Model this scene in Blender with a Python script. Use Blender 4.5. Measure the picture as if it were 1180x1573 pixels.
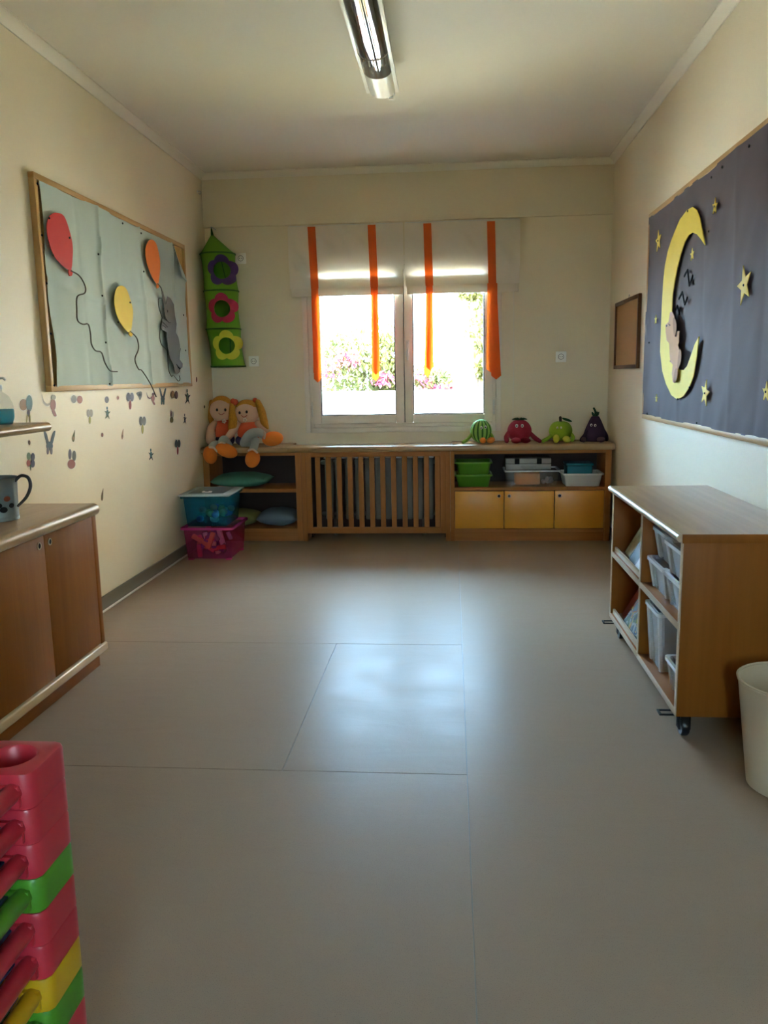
import bpy, bmesh, math, random
from mathutils import Vector, Matrix, noise as mnoise
random.seed(7)
for o in list(bpy.data.objects): bpy.data.objects.remove(o)
SC = bpy.context.scene
COL = SC.collection

# ------------------------------------------------------------------ camera
F_PX, YAW, PITCH, ROLL, CAM_H = 1244.31, 0.0849, 0.1655, 0.0179, 1.25
IW, IH = 1180.0, 1573.0
_f = Vector((-math.sin(YAW)*math.cos(PITCH), math.cos(YAW)*math.cos(PITCH), -math.sin(PITCH)))
_r0 = Vector((math.cos(YAW), math.sin(YAW), 0)); _d0 = _f.cross(_r0)
_r = math.cos(ROLL)*_r0 + math.sin(ROLL)*_d0
_d = -math.sin(ROLL)*_r0 + math.cos(ROLL)*_d0
cam = bpy.data.cameras.new('camera'); co = bpy.data.objects.new('camera', cam); COL.objects.link(co)
cam.sensor_fit = 'VERTICAL'; cam.sensor_height = 36.0; cam.lens = 36.0*F_PX/IH
cam.clip_start = 0.02; cam.clip_end = 500
_m = Matrix((_r, -_d, -_f)).transposed().to_4x4(); _m.translation = (0, 0, CAM_H)
co.matrix_world = _m
SC.camera = co
def P(px, py, ax, v):
    """point where the pixel's ray meets the plane axis = v"""
    d = _r*((px-IW/2)/F_PX) + _d*((py-IH/2)/F_PX) + _f
    i = 'XYZ'.index(ax); o = Vector((0, 0, CAM_H))
    return o + d*((v-o[i])/d[i])

# ------------------------------------------------------------------ world, sun, exposure
w = bpy.data.worlds.new('world'); SC.world = w; w.use_nodes = True
bg = w.node_tree.nodes['Background']
bg.inputs['Color'].default_value = (0.42, 0.69, 1.0, 1); bg.inputs['Strength'].default_value = 21.0
sun = bpy.data.lights.new('sun', 'SUN'); so = bpy.data.objects.new('sun', sun); COL.objects.link(so)
sun.energy = 75.0; sun.angle = 0.01; sun.color = (1.0, 0.93, 0.80)
so.rotation_euler = Vector((0.80, 0.14, -0.95)).to_track_quat('-Z', 'Y').to_euler()
SC.view_settings.view_transform = 'Standard'; SC.view_settings.look = 'None'
SC.view_settings.exposure = 2.1; SC.view_settings.gamma = 1.0; SC.view_settings.use_curve_mapping = False

# ------------------------------------------------------------------ materials
MATS = {}
def mat(name, col, rough=0.5, metal=0.0, var=0.0, vscale=8.0, bump=0.0, bscale=40.0, alpha=1.0, spec=0.5, stretch=(1,1,1), col2=None, trans=0.0):
    if name in MATS: return MATS[name]
    m = bpy.data.materials.new(name); m.use_nodes = True; MATS[name] = m
    nt = m.node_tree; b = nt.nodes['Principled BSDF']; N = nt.nodes.new; Lk = nt.links.new
    b.inputs['Base Color'].default_value = (*col, 1); b.inputs['Roughness'].default_value = rough
    b.inputs['Metallic'].default_value = metal; b.inputs['Alpha'].default_value = alpha
    b.inputs['Specular IOR Level'].default_value = spec
    if var > 0 or bump > 0:
        tc = N('ShaderNodeTexCoord'); mp = N('ShaderNodeMapping'); Lk(tc.outputs['Object'], mp.inputs[0])
        mp.inputs['Scale'].default_value = stretch
    if var > 0:
        nz = N('ShaderNodeTexNoise'); nz.inputs['Scale'].default_value = vscale; nz.inputs['Detail'].default_value = 5
        Lk(mp.outputs[0], nz.inputs['Vector'])
        rp = N('ShaderNodeValToRGB'); Lk(nz.outputs['Fac'], rp.inputs[0])
        c2 = col2 or tuple(c*(1-var) for c in col)
        rp.color_ramp.elements[0].position = .3; rp.color_ramp.elements[0].color = (*c2, 1)
        rp.color_ramp.elements[1].position = .7; rp.color_ramp.elements[1].color = (*col, 1)
        Lk(rp.outputs[0], b.inputs['Base Color'])
    if bump > 0:
        nb = N('ShaderNodeTexNoise'); nb.inputs['Scale'].default_value = bscale; nb.inputs['Detail'].default_value = 3
        Lk(mp.outputs[0], nb.inputs['Vector'])
        bp = N('ShaderNodeBump'); bp.inputs['Strength'].default_value = bump; bp.inputs['Distance'].default_value = 0.01
        Lk(nb.outputs['Fac'], bp.inputs['Height']); Lk(bp.outputs[0], b.inputs['Normal'])
    if trans > 0:
        out = nt.nodes['Material Output']; tr = N('ShaderNodeBsdfTranslucent'); tr.inputs[0].default_value = (*col, 1)
        mx = N('ShaderNodeMixShader'); mx.inputs[0].default_value = trans
        Lk(b.outputs[0], mx.inputs[1]); Lk(tr.outputs[0], mx.inputs[2]); Lk(mx.outputs[0], out.inputs[0])
    return m
def see_through(name, tint, body, fac, rough=0.15):
    """thin coloured plastic: part transparent, part body colour with gloss"""
    if name in MATS: return MATS[name]
    m = bpy.data.materials.new(name); m.use_nodes = True; MATS[name] = m
    nt = m.node_tree; b = nt.nodes['Principled BSDF']; N = nt.nodes.new; Lk = nt.links.new
    b.inputs['Base Color'].default_value = (*body, 1); b.inputs['Roughness'].default_value = rough
    t = N('ShaderNodeBsdfTransparent'); t.inputs[0].default_value = (*tint, 1)
    mx = N('ShaderNodeMixShader'); mx.inputs[0].default_value = fac
    Lk(t.outputs[0], mx.inputs[1]); Lk(b.outputs[0], mx.inputs[2]); Lk(mx.outputs[0], nt.nodes['Material Output'].inputs[0])
    return m
def clear_glass(name, tint=(1,1,1), rough=0.0):
    if name in MATS: return MATS[name]
    m = bpy.data.materials.new(name); m.use_nodes = True; MATS[name] = m
    nt = m.node_tree; N = nt.nodes.new; Lk = nt.links.new
    nt.nodes.remove(nt.nodes['Principled BSDF'])
    t = N('ShaderNodeBsdfTransparent'); t.inputs[0].default_value = (*tint, 1)
    g = N('ShaderNodeBsdfGlossy'); g.inputs['Roughness'].default_value = rough
    fr = N('ShaderNodeFresnel'); fr.inputs[0].default_value = 1.45
    mx = N('ShaderNodeMixShader'); Lk(fr.outputs[0], mx.inputs[0]); Lk(t.outputs[0], mx.inputs[1]); Lk(g.outputs[0], mx.inputs[2])
    Lk(mx.outputs[0], nt.nodes['Material Output'].inputs[0])
    return m
def wood(name, a, b, axis=0, rough=0.45, scale=1.0, spec=0.12):
    """grain running along the given axis"""
    st = [30*scale]*3; st[axis] = 1.6*scale
    return mat(name, a, rough=rough, var=1, vscale=1.0, stretch=tuple(st), col2=b, bump=0.06, bscale=2.0, spec=spec)

WALL = (0.83, 0.725, 0.525)
M_wall = mat('wall_paint', WALL, rough=0.55, bump=0.05, bscale=60, var=0.04, vscale=1.5, spec=0.35)
M_ceil = mat('ceiling_paint', (0.84, 0.78, 0.66), rough=0.7, var=0.03, vscale=1.2)
M_corn = mat('cornice_paint', (0.82, 0.76, 0.63), rough=0.6)
def floor_material():
    m = bpy.data.materials.new('vinyl_floor'); m.use_nodes = True; nt = m.node_tree; N = nt.nodes.new; Lk = nt.links.new
    b = nt.nodes['Principled BSDF']; tc = N('ShaderNodeTexCoord')
    n1 = N('ShaderNodeTexNoise'); n1.inputs['Scale'].default_value = 420; n1.inputs['Detail'].default_value = 2
    n2 = N('ShaderNodeTexNoise'); n2.inputs['Scale'].default_value = 3.0; n2.inputs['Detail'].default_value = 4
    for n in (n1, n2): Lk(tc.outputs['Object'], n.inputs['Vector'])
    r1 = N('ShaderNodeValToRGB'); Lk(n1.outputs['Fac'], r1.inputs[0])
    r1.color_ramp.elements[0].position = .30; r1.color_ramp.elements[0].color = (0.262, 0.196, 0.140, 1)
    r1.color_ramp.elements[1].position = .42; r1.color_ramp.elements[1].color = (0.338, 0.250, 0.180, 1)
    mx = N('ShaderNodeMix'); mx.data_type = 'RGBA'; mx.blend_type = 'MULTIPLY'; mx.inputs['Factor'].default_value = 1
    r2 = N('ShaderNodeValToRGB'); Lk(n2.outputs['Fac'], r2.inputs[0])
    r2.color_ramp.elements[0].position = .3; r2.color_ramp.elements[0].color = (.97, .97, .97, 1)
    r2.color_ramp.elements[1].position = .7; r2.color_ramp.elements[1].color = (1, 1, 1, 1)
    Lk(r1.outputs[0], mx.inputs['A']); Lk(r2.outputs[0], mx.inputs['B']); Lk(mx.outputs['Result'], b.inputs['Base Color'])
    # gloss varies with polish and scuffs
    n3 = N('ShaderNodeTexNoise'); n3.inputs['Scale'].default_value = 6; n3.inputs['Detail'].default_value = 6
    Lk(tc.outputs['Object'], n3.inputs['Vector'])
    mr = N('ShaderNodeMapRange'); Lk(n3.outputs['Fac'], mr.inputs[0])
    mr.inputs['From Min'].default_value = .3; mr.inputs['From Max'].default_value = .7
    mr.inputs['To Min'].default_value = .30; mr.inputs['To Max'].default_value = .38
    Lk(mr.outputs[0], b.inputs['Roughness'])
    # sheet ripples
    mp = N('ShaderNodeMapping'); mp.inputs['Scale'].default_value = (1.6, 4.5, 1); Lk(tc.outputs['Object'], mp.inputs[0])
    n4 = N('ShaderNodeTexNoise'); n4.inputs['Scale'].default_value = 2.2; n4.inputs['Detail'].default_value = 3
    n4.inputs['Distortion'].default_value = .6; Lk(mp.outputs[0], n4.inputs['Vector'])
    n5 = N('ShaderNodeTexNoise'); n5.inputs['Scale'].default_value = 120; n5.inputs['Detail'].default_value = 2
    Lk(tc.outputs['Object'], n5.inputs['Vector'])
    b1 = N('ShaderNodeBump'); b1.inputs['Strength'].default_value = .09; b1.inputs['Distance'].default_value = .02; Lk(n4.outputs['Fac'], b1.inputs['Height'])
    b2 = N('ShaderNodeBump'); b2.inputs['Strength'].default_value = .03; b2.inputs['Distance'].default_value = .005; Lk(n5.outputs['Fac'], b2.inputs['Height'])
    Lk(b1.outputs[0], b2.inputs['Normal']); Lk(b2.outputs[0], b.inputs['Normal'])
    b.inputs['Specular IOR Level'].default_value = 0.022
    return m
M_floor = floor_material()
M_seam = mat('floor_weld', (0.20, 0.185, 0.15), rough=0.5)
M_base = mat('baseboard_vinyl', (0.20, 0.17, 0.125), rough=0.35)
WA, WB = (0.28, 0.098, 0.014), (0.235, 0.078, 0.010)
M_wx = wood('beech_x', WA, WB, 0); M_wy = wood('beech_y', WA, WB, 1); M_wz = wood('beech_z', WA, WB, 2)
UA, UB = (0.43, 0.185, 0.058), (0.36, 0.148, 0.045)
M_ux = wood('oak_x', UA, UB, 0); M_uz = wood('oak_z', UA, UB, 2)
M_top = wood('worktop_laminate', (0.50, 0.33, 0.18), (0.40, 0.25, 0.125), 1, rough=0.3, spec=.25)
M_topx = wood('worktop_laminate_x', (0.50, 0.33, 0.18), (0.40, 0.25, 0.125), 0, rough=0.25, spec=.4)
M_nose = wood('worktop_nosing', (0.62, 0.45, 0.26), (0.52, 0.36, 0.19), 1, rough=0.3, spec=.25)
M_edge = wood('birch_edge', (0.62, 0.50, 0.36), (0.50, 0.38, 0.25), 1, rough=0.3)
M_frame = wood('pine_frame', (0.60, 0.37, 0.16), (0.48, 0.27, 0.10), 1, rough=0.4)
M_framez = wood('pine_frame_z', (0.60, 0.37, 0.16), (0.48, 0.27, 0.10), 2, rough=0.4)
M_yel = mat('yellow_door', (0.76, 0.34, 0.03), rough=0.35, var=0.06, vscale=3)
M_dark = mat('dark_hole', (0.015, 0.01, 0.008), rough=0.8)
M_white = mat('white_plastic', (0.78, 0.76, 0.70), rough=0.35)
M_pvc = mat('window_pvc', (0.84, 0.76, 0.64), rough=0.4, spec=.3)
M_gask = mat('window_gasket', (0.03, 0.03, 0.03), rough=0.6)
M_glass = clear_glass('window_glass', (0.97, 0.99, 0.985))
M_metal = mat('steel', (0.55, 0.55, 0.55), rough=0.3, metal=1)
M_black = mat('black_rubber', (0.008, 0.008, 0.008), rough=0.6, spec=0.2)
M_cork = mat('cork', (0.62, 0.36, 0.12), rough=0.9, var=0.25, vscale=120)

# ------------------------------------------------------------------ mesh building
class MB:
    def __init__(s): s.v = []; s.f = []
    def add(s, vs, fs):
        o = len(s.v); s.v += [tuple(v) for v in vs]; s.f += [tuple(i+o for i in f) for f in fs]; return s
    def box(s, x0, x1, y0, y1, z0, z1):
        v = [(x, y, z) for x in (x0, x1) for y in (y0, y1) for z in (z0, z1)]
        return s.add(v, [(0,1,3,2), (4,6,7,5), (0,4,5,1), (2,3,7,6), (0,2,6,4), (1,5,7,3)])
    def rbox(s, x0, x1, y0, y1, z0, z1, r=0.005, seg=2, M=None):
        bm = bmesh.new(); bmesh.ops.create_cube(bm, size=1)
        for v in bm.verts: v.co = Vector((x0+(v.co.x+.5)*(x1-x0), y0+(v.co.y+.5)*(y1-y0), z0+(v.co.z+.5)*(z1-z0)))
        r = min(r, .49*min(abs(x1-x0), abs(y1-y0), abs(z1-z0)))
        bmesh.ops.bevel(bm, geom=bm.edges[:], offset=r, segments=seg, affect='EDGES', profile=.5)
        return s.addbm(bm, M)
    def addbm(s, bm, M=None):
        bm.verts.index_update()
        s.add([(M @ v.co if M else v.co) for v in bm.verts], [[q.index for q in f.verts] for f in bm.faces]); bm.free(); return s
    def tube(s, path, r, n=10, cap=True, smooth=0):
        pts = [Vector(p) for p in path]
        rs = list(r) if hasattr(r, '__len__') else [r]*len(pts)
        if smooth:
            q, qr = [], []
            for i in range(len(pts)-1):
                p0, p1, p2, p3 = pts[max(i-1,0)], pts[i], pts[i+1], pts[min(i+2,len(pts)-1)]
                for k in range(smooth):
                    t = k/smooth
                    q.append(.5*((2*p1)+(p2-p0)*t+(2*p0-5*p1+4*p2-p3)*t*t+(3*p1-p0-3*p2+p3)*t**3)); qr.append(rs[i]*(1-t)+rs[i+1]*t)
            q.append(pts[-1]); qr.append(rs[-1]); pts, rs = q, qr
        if cap:   # rounded ends
            a = (pts[0]-pts[1]).normalized(); b = (pts[-1]-pts[-2]).normalized()
            pre = [(pts[0]+a*rs[0]*math.sin(t), rs[0]*math.cos(t)) for t in (1.35, .9, .45)]
            post = [(pts[-1]+b*rs[-1]*math.sin(t), rs[-1]*math.cos(t)) for t in (.45, .9, 1.35)]
            pts = [p for p, _ in pre]+pts+[p for p, _ in post]; rs = [x for _, x in pre]+rs+[x for _, x in post]
        T = [(pts[min(i+1,len(pts)-1)]-pts[max(i-1,0)]).normalized() for i in range(len(pts))]
        u = T[0].orthogonal().normalized(); vs = []; fs = []
        for i, p in enumerate(pts):
            u = (u - T[i]*u.dot(T[i])).normalized(); w_ = T[i].cross(u)
            vs += [p+(u*math.cos(2*math.pi*k/n)+w_*math.sin(2*math.pi*k/n))*rs[i] for k in range(n)]
        for i in range(len(pts)-1):
            for k in range(n): fs.append((i*n+k, i*n+(k+1)%n, (i+1)*n+(k+1)%n, (i+1)*n+k))
        fs.append(tuple(range(n-1,-1,-1))); fs.append(tuple((len(pts)-1)*n+k for k in range(n)))
        return s.add(vs, fs)
    def cyl(s, a, b, r, n=16): return s.tube([a, b], r, n=n, cap=False)
    def lathe(s, prof, c=(0,0,0), n=28, M=None, closed=False):
        vs = []; fs = []
        for (r, z) in prof:
            for k in range(n):
                t = 2*math.pi*k/n; p = Vector((r*math.cos(t), r*math.sin(t), z))
                vs.append((M @ p if M else p)+Vector(c))
        for i in range(len(prof)-1):
            for k in range(n): fs.append((i*n+k, i*n+(k+1)%n, (i+1)*n+(k+1)%n, (i+1)*n+k))
        if not closed:
            fs.append(tuple(range(n-1,-1,-1))); fs.append(tuple((len(prof)-1)*n+k for k in range(n)))
        return s.add(vs, fs)
    def ell(s, c, r, M=None, nu=20, nv=12, fn=None):
        vs = []; fs = []
        for i in range(1, nv):
            a = math.pi*i/nv
            for k in range(nu):
                t = 2*math.pi*k/nu; d = Vector((math.sin(a)*math.cos(t), math.sin(a)*math.sin(t), math.cos(a)))
                p = Vector((d.x*r[0], d.y*r[1], d.z*r[2]))
                if fn: p = fn(d, p)
                vs.append((M @ p if M else p)+Vector(c))
        for i in range(nv-2):
            for k in range(nu): fs.append((i*nu+k, (i+1)*nu+k, (i+1)*nu+(k+1)%nu, i*nu+(k+1)%nu))
        for e in (0, 1):
            p = Vector((0, 0, r[2]*(1-2*e)))
            if fn: p = fn(Vector((0,0,1-2*e)), p)
            vs.append((M @ p if M else p)+Vector(c)); j = len(vs)-1; o = 0 if e == 0 else (nv-2)*nu
            for k in range(nu): fs.append((j, o+k, o+(k+1)%nu) if e == 0 else (j, o+(k+1)%nu, o+k))
        return s.add(vs, fs)
    def prism(s, poly, off):
        """flat outline (3-D points) pushed through by the vector off"""
        bm = bmesh.new(); off = Vector(off); n = len(poly)
        a = [bm.verts.new(Vector(p)) for p in poly]; b = [bm.verts.new(Vector(p)+off) for p in poly]
        fa = bm.faces.new(a); fb = bm.faces.new(b[::-1]); fa.normal_update(); fb.normal_update()
        for i in range(n): bm.faces.new((a[(i+1)%n], a[i], b[i], b[(i+1)%n]))
        bmesh.ops.triangulate(bm, faces=[fa, fb], ngon_method='EAR_CLIP')
        bmesh.ops.recalc_face_normals(bm, faces=bm.faces[:])
        return s.addbm(bm)
    def grid(s, fn, nu, nv):
        vs = [fn(i/nu, j/nv) for j in range(nv+1) for i in range(nu+1)]
        fs = [(j*(nu+1)+i, j*(nu+1)+i+1, (j+1)*(nu+1)+i+1, (j+1)*(nu+1)+i) for j in range(nv) for i in range(nu)]
        return s.add(vs, fs)
    def profile(s, poly, axis, a, b):
        """2-D outline in the two other axes, run along axis from a to b"""
        mk = {'X': lambda p, t: (t, p[0], p[1]), 'Y': lambda p, t: (p[0], t, p[1]), 'Z': lambda p, t: (p[0], p[1], t)}[axis]
        e = Vector(mk((0, 0), b)) - Vector(mk((0, 0), a))
        return s.prism([mk(p, a) for p in poly], e)
    def build(s, name, m, parent=None, smooth=40, kind=None, local=False):
        me = bpy.data.meshes.new(name); off = Vector((0,0,0))
        q = parent
        while q is not None and not local: off += q.location; q = q.parent
        me.from_pydata([Vector(v)-off for v in s.v], [], s.f); me.validate(); me.update()
        bm = bmesh.new(); bm.from_mesh(me); bmesh.ops.recalc_face_normals(bm, faces=bm.faces[:]); bm.to_mesh(me); bm.free()
        if smooth:
            me.shade_smooth(); me.set_sharp_from_angle(angle=math.radians(smooth))
        o = bpy.data.objects.new(name, me); COL.objects.link(o); me.materials.append(m)
        if parent: o.parent = parent
        if kind: o['kind'] = kind
        return o
def tag(o, label, cat, group=None):
    o['label'] = label; o['category'] = cat
    if group: o['group'] = group
    return o
def thing(name, label, cat, loc=(0,0,0), group=None):
    o = bpy.data.objects.new(name, None); COL.objects.link(o); o.location = loc; o.empty_display_size = .05
    return tag(o, label, cat, group)
def struct(mb, name, m, label=None, parent=None, smooth=30):
    o = mb.build(name, m, parent, smooth)
    if parent is None: o['kind'] = 'structure'
    if label: o['label'] = label
    return o
def jumble(name, label, cat, items, off):
    """many small uncountable pieces in one object, one material slot per colour"""
    me = bpy.data.meshes.new(name); v = []; f = []; mi = []; mats = []
    for (mb, m) in items:
        if m not in mats: mats.append(m)
        o = len(v); v += [Vector(p)+Vector(off) for p in mb.v]; f += [tuple(i+o for i in q) for q in mb.f]; mi += [mats.index(m)]*len(mb.f)
    me.from_pydata(v, [], f); me.update()
    for m in mats: me.materials.append(m)
    me.polygons.foreach_set('material_index', mi); me.shade_smooth(); me.set_sharp_from_angle(angle=.7)
    ob = bpy.data.objects.new(name, me); COL.objects.link(ob); ob['kind'] = 'stuff'
    return tag(ob, label, cat)
def copy_tree(o, parent=None):
    c = o.copy(); COL.objects.link(c); c.parent = parent
    for ch in list(o.children): copy_tree(ch, c)
    return c
def rot(ax, deg): return Matrix.Rotation(math.radians(deg), 4, ax)

# ------------------------------------------------------------------ the room
XL, XR, YB, YF = -1.921, 1.209, 6.473, -1.9
ZC = 2.815          # ceiling
ZK = 2.77           # lower edge of the cornice
fl = struct(MB().box(XL-.2, XR+.2, YF-.2, YB+.25, -.12, -.003), 'floor', M_seam, 'grey speckled vinyl sheet floor with welded seams')
G = .0012
sheets = [(XL, .045, YF, 2.41), (XL, -.55, 2.41, 3.67), (-.55, .045, 2.41, 3.67), (XL, .045, 3.67, YB), (.045, XR, YF, YB)]
for (a, b, c, d) in sheets:
    MB().rbox(a+G*(a > XL), b-G*(b < XR), c+G*(c > YF), d-G*(d < YB), -.006, 0, .0009, 1).build('vinyl_sheet', M_floor, fl)
struct(MB().box(XL-.2, XR+.2, YF-.2, YB+.25, ZC, ZC+.15), 'ceiling', M_ceil, 'plain cream painted ceiling')
struct(MB().box(XL-.2, XL, YF-.2, YB+.25, -.003, ZC), 'wall_left', M_wall, 'cream wall carrying the blue pinboard and stickers')
struct(MB().box(XR, XR+.2, YF-.2, YB+.25, -.003, ZC), 'wall_right', M_wall, 'cream wall carrying the night sky pinboard')
WX0, WX1, WZ0, WZ1 = -1.166, 0.385, 0.815, 2.17
wb = MB()
wb.box(XL, WX0, YB, YB+.25, -.003, ZC); wb.box(WX1, XR, YB, YB+.25, -.003, ZC)
wb.box(WX0, WX1, YB, YB+.25, -.003, WZ0); wb.box(WX0, WX1, YB, YB+.25, WZ1, ZC)
struct(wb, 'wall_back', M_wall, 'cream wall around the double window', smooth=0)
# rear wall behind the photographer; its closed door is added for fill light
wf = MB(); DX0, DX1, DZ = -.35, .75, 2.1
wf.box(XL, DX0, YF-.2, YF, -.003, ZC); wf.box(DX1, XR, YF-.2, YF, -.003, ZC); wf.box(DX0, DX1, YF-.2, YF, DZ, ZC)
GX0, GX1, GZ0, GZ1 = .02, .40, .95, 1.90      # narrow pane added to the door to let fill light in
dm = MB(); dm.box(DX0, GX0, YF-.06, YF-.02, 0, DZ); dm.box(GX1, DX1, YF-.06, YF-.02, 0, DZ); dm.box(GX0, GX1, YF-.06, YF-.02, 0, GZ0); dm.box(GX0, GX1, YF-.06, YF-.02, GZ1, DZ)
dr = struct(dm, 'fill_door_1', M_wz, 'unseen wooden door added behind the photographer for its fill-light pane', smooth=0)
MB().box(GX0, GX1, YF-.042, YF-.038, GZ0, GZ1).build('pane', clear_glass('fill_glass', (1.0, .95, .86)), dr)  # unseen pane; its warm tint colours the added fill light
MB().tube([(DX0+.07, YF-.02, 1.05), (DX0+.07, YF+.03, 1.05), (DX0+.17, YF+.035, 1.05)], .009, n=8).build('door_handle', M_metal, dr)
struct(wf, 'wall_front', M_wall, 'cream wall with the doorway behind the photographer', smooth=0)
struct(MB().rbox(XL, XR, YB-.022, YB, 2.418, ZC, .004), 'trim_1', M_wall, 'shallow beam above the window')
cs = .045
struct(MB().profile([(XL, ZC), (XL, ZK), (XL+.008, ZK), (XL+.014, ZK+.012), (XL+.036, ZC-.012), (XL+.05, ZC-.008), (XL+.05, ZC)], 'Y', YF, YB-.022), 'trim_2', M_corn, 'thin cornice along the left wall')
struct(MB().profile([(XR, ZC), (XR, ZK), (XR-.008, ZK), (XR-.014, ZK+.012), (XR-.036, ZC-.012), (XR-.05, ZC-.008), (XR-.05, ZC)], 'Y', YF, YB-.022), 'trim_3', M_corn, 'thin cornice along the right wall')
yb = YB-.022
struct(MB().profile([(yb, ZC), (yb, ZK), (yb-.008, ZK), (yb-.014, ZK+.012), (yb-.036, ZC-.012), (yb-.05, ZC-.008), (yb-.05, ZC)], 'X', XL, XR), 'trim_4', M_corn, 'thin cornice above the window')
bl = struct(MB().rbox(XL, XL+.012, 3.36, 6.09, 0, .085, .003), 'baseboard_left', M_base, 'brown grey skirting strip along the left wall')
MB().rbox(XL, XL+.02, 3.36, 6.09, 0, .012, .005).build('sealing_bead', mat('seal_white', (.75, .72, .66), .3), bl)
struct(MB().rbox(XR-.012, XR, YF, YB, 0, .085, .003), 'baseboard_right', M_base, 'brown grey skirting strip along the right wall')

# ------------------------------------------------------------------ window
win = bpy.data.objects.new('window_1', None); COL.objects.link(win); win.location = ((WX0+WX1)/2, YB, WZ0)
win['kind'] = 'structure'; win['label'] = 'double casement window with pale frames behind the roman blinds'
def frame_bars(x0, x1, z0, z1, t, y0, y1, name, parent, r=.006):
    MB().rbox(x0, x0+t, y0, y1, z0, z1, r).build(name, M_pvc, parent); MB().rbox(x1-t, x1, y0, y1, z0, z1, r).build(name, M_pvc, parent)
    MB().rbox(x0+t, x1-t, y0, y1, z0, z0+t, r).build(name, M_pvc, parent); MB().rbox(x0+t, x1-t, y0, y1, z1-t, z1, r).build(name, M_pvc, parent)
frame_bars(WX0-.002, WX1+.002, WZ0-.002, WZ1+.002, .040, YB-.012, YB+.07, 'window_casing', win)
frame_bars(WX0+.038, WX1-.038, WZ0+.038, WZ1-.038, .032, YB-.002, YB+.075, 'window_frame', win)
for (a, b, hx) in ((-1.103, -.372, -1.103), (-.368, .322, .322)):
    sash = bpy.data.objects.new('sash', None); COL.objects.link(sash); sash.parent = win; sash.location = (0, 0, 0)
    z0, z1, t = .885, 2.10, .066
    frame_bars(a, b, z0, z1, t, YB-.02, YB+.04, 'sash_rail', sash, .008)
    g = .008; bar = MB()
    x0, x1, q0, q1 = a+t, b-t, z0+t, z1-t
    bar.box(x0, x0+g, YB-.012, YB+.03, q0, q1); bar.box(x1-g, x1, YB-.012, YB+.03, q0, q1)
    bar.box(x0, x1, YB-.012, YB+.03, q0, q0+g); bar.box(x0, x1, YB-.012, YB+.03, q1-g, q1)
    bar.build('gasket', M_gask, sash)
    MB().box(x0, x1, YB+.006, YB+.012, q0, q1).build('pane', M_glass, sash)
    for zz in (1.0, 1.95):
        h = MB(); s_ = -1 if hx < -1 else 1
        h.tube([(hx+s_*.008, YB-.022, zz-.05), (hx+s_*.008, YB-.022, zz-.004)], .008); h.tube([(hx+s_*.008, YB-.022, zz+.004), (hx+s_*.008, YB-.022, zz+.05)], .008)
        h.build('hinge', M_white, sash)
MB().rbox(-.40, -.34, YB+.04, YB+.06, .885, 2.10, .004).build('meeting_rail', M_pvc, win)
MB().rbox(-.3735, -.3665, YB-.004, YB+.04, .89, 2.095, .001).build('meeting_seal', M_gask, win)
# centre handle on the right sash
hd = MB(); hx = -.340; hd.rbox(hx-.014, hx+.014, YB-.032, YB-.02, 1.40, 1.53, .005)
hd.tube([(hx, YB-.03, 1.50), (hx, YB-.06, 1.50), (hx, YB-.068, 1.47), (hx, YB-.066, 1.38)], [.009, .009, .010, .008], smooth=5)
hd.build('window_handle', M_white, win)
sill = MB().rbox(WX0-.03, WX1+.03, YB+.075, YB+.32, WZ0-.04, WZ0-.002, .004).build('window_sill', mat('marble_sill', (.75, .74, .72), .3), win)

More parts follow.
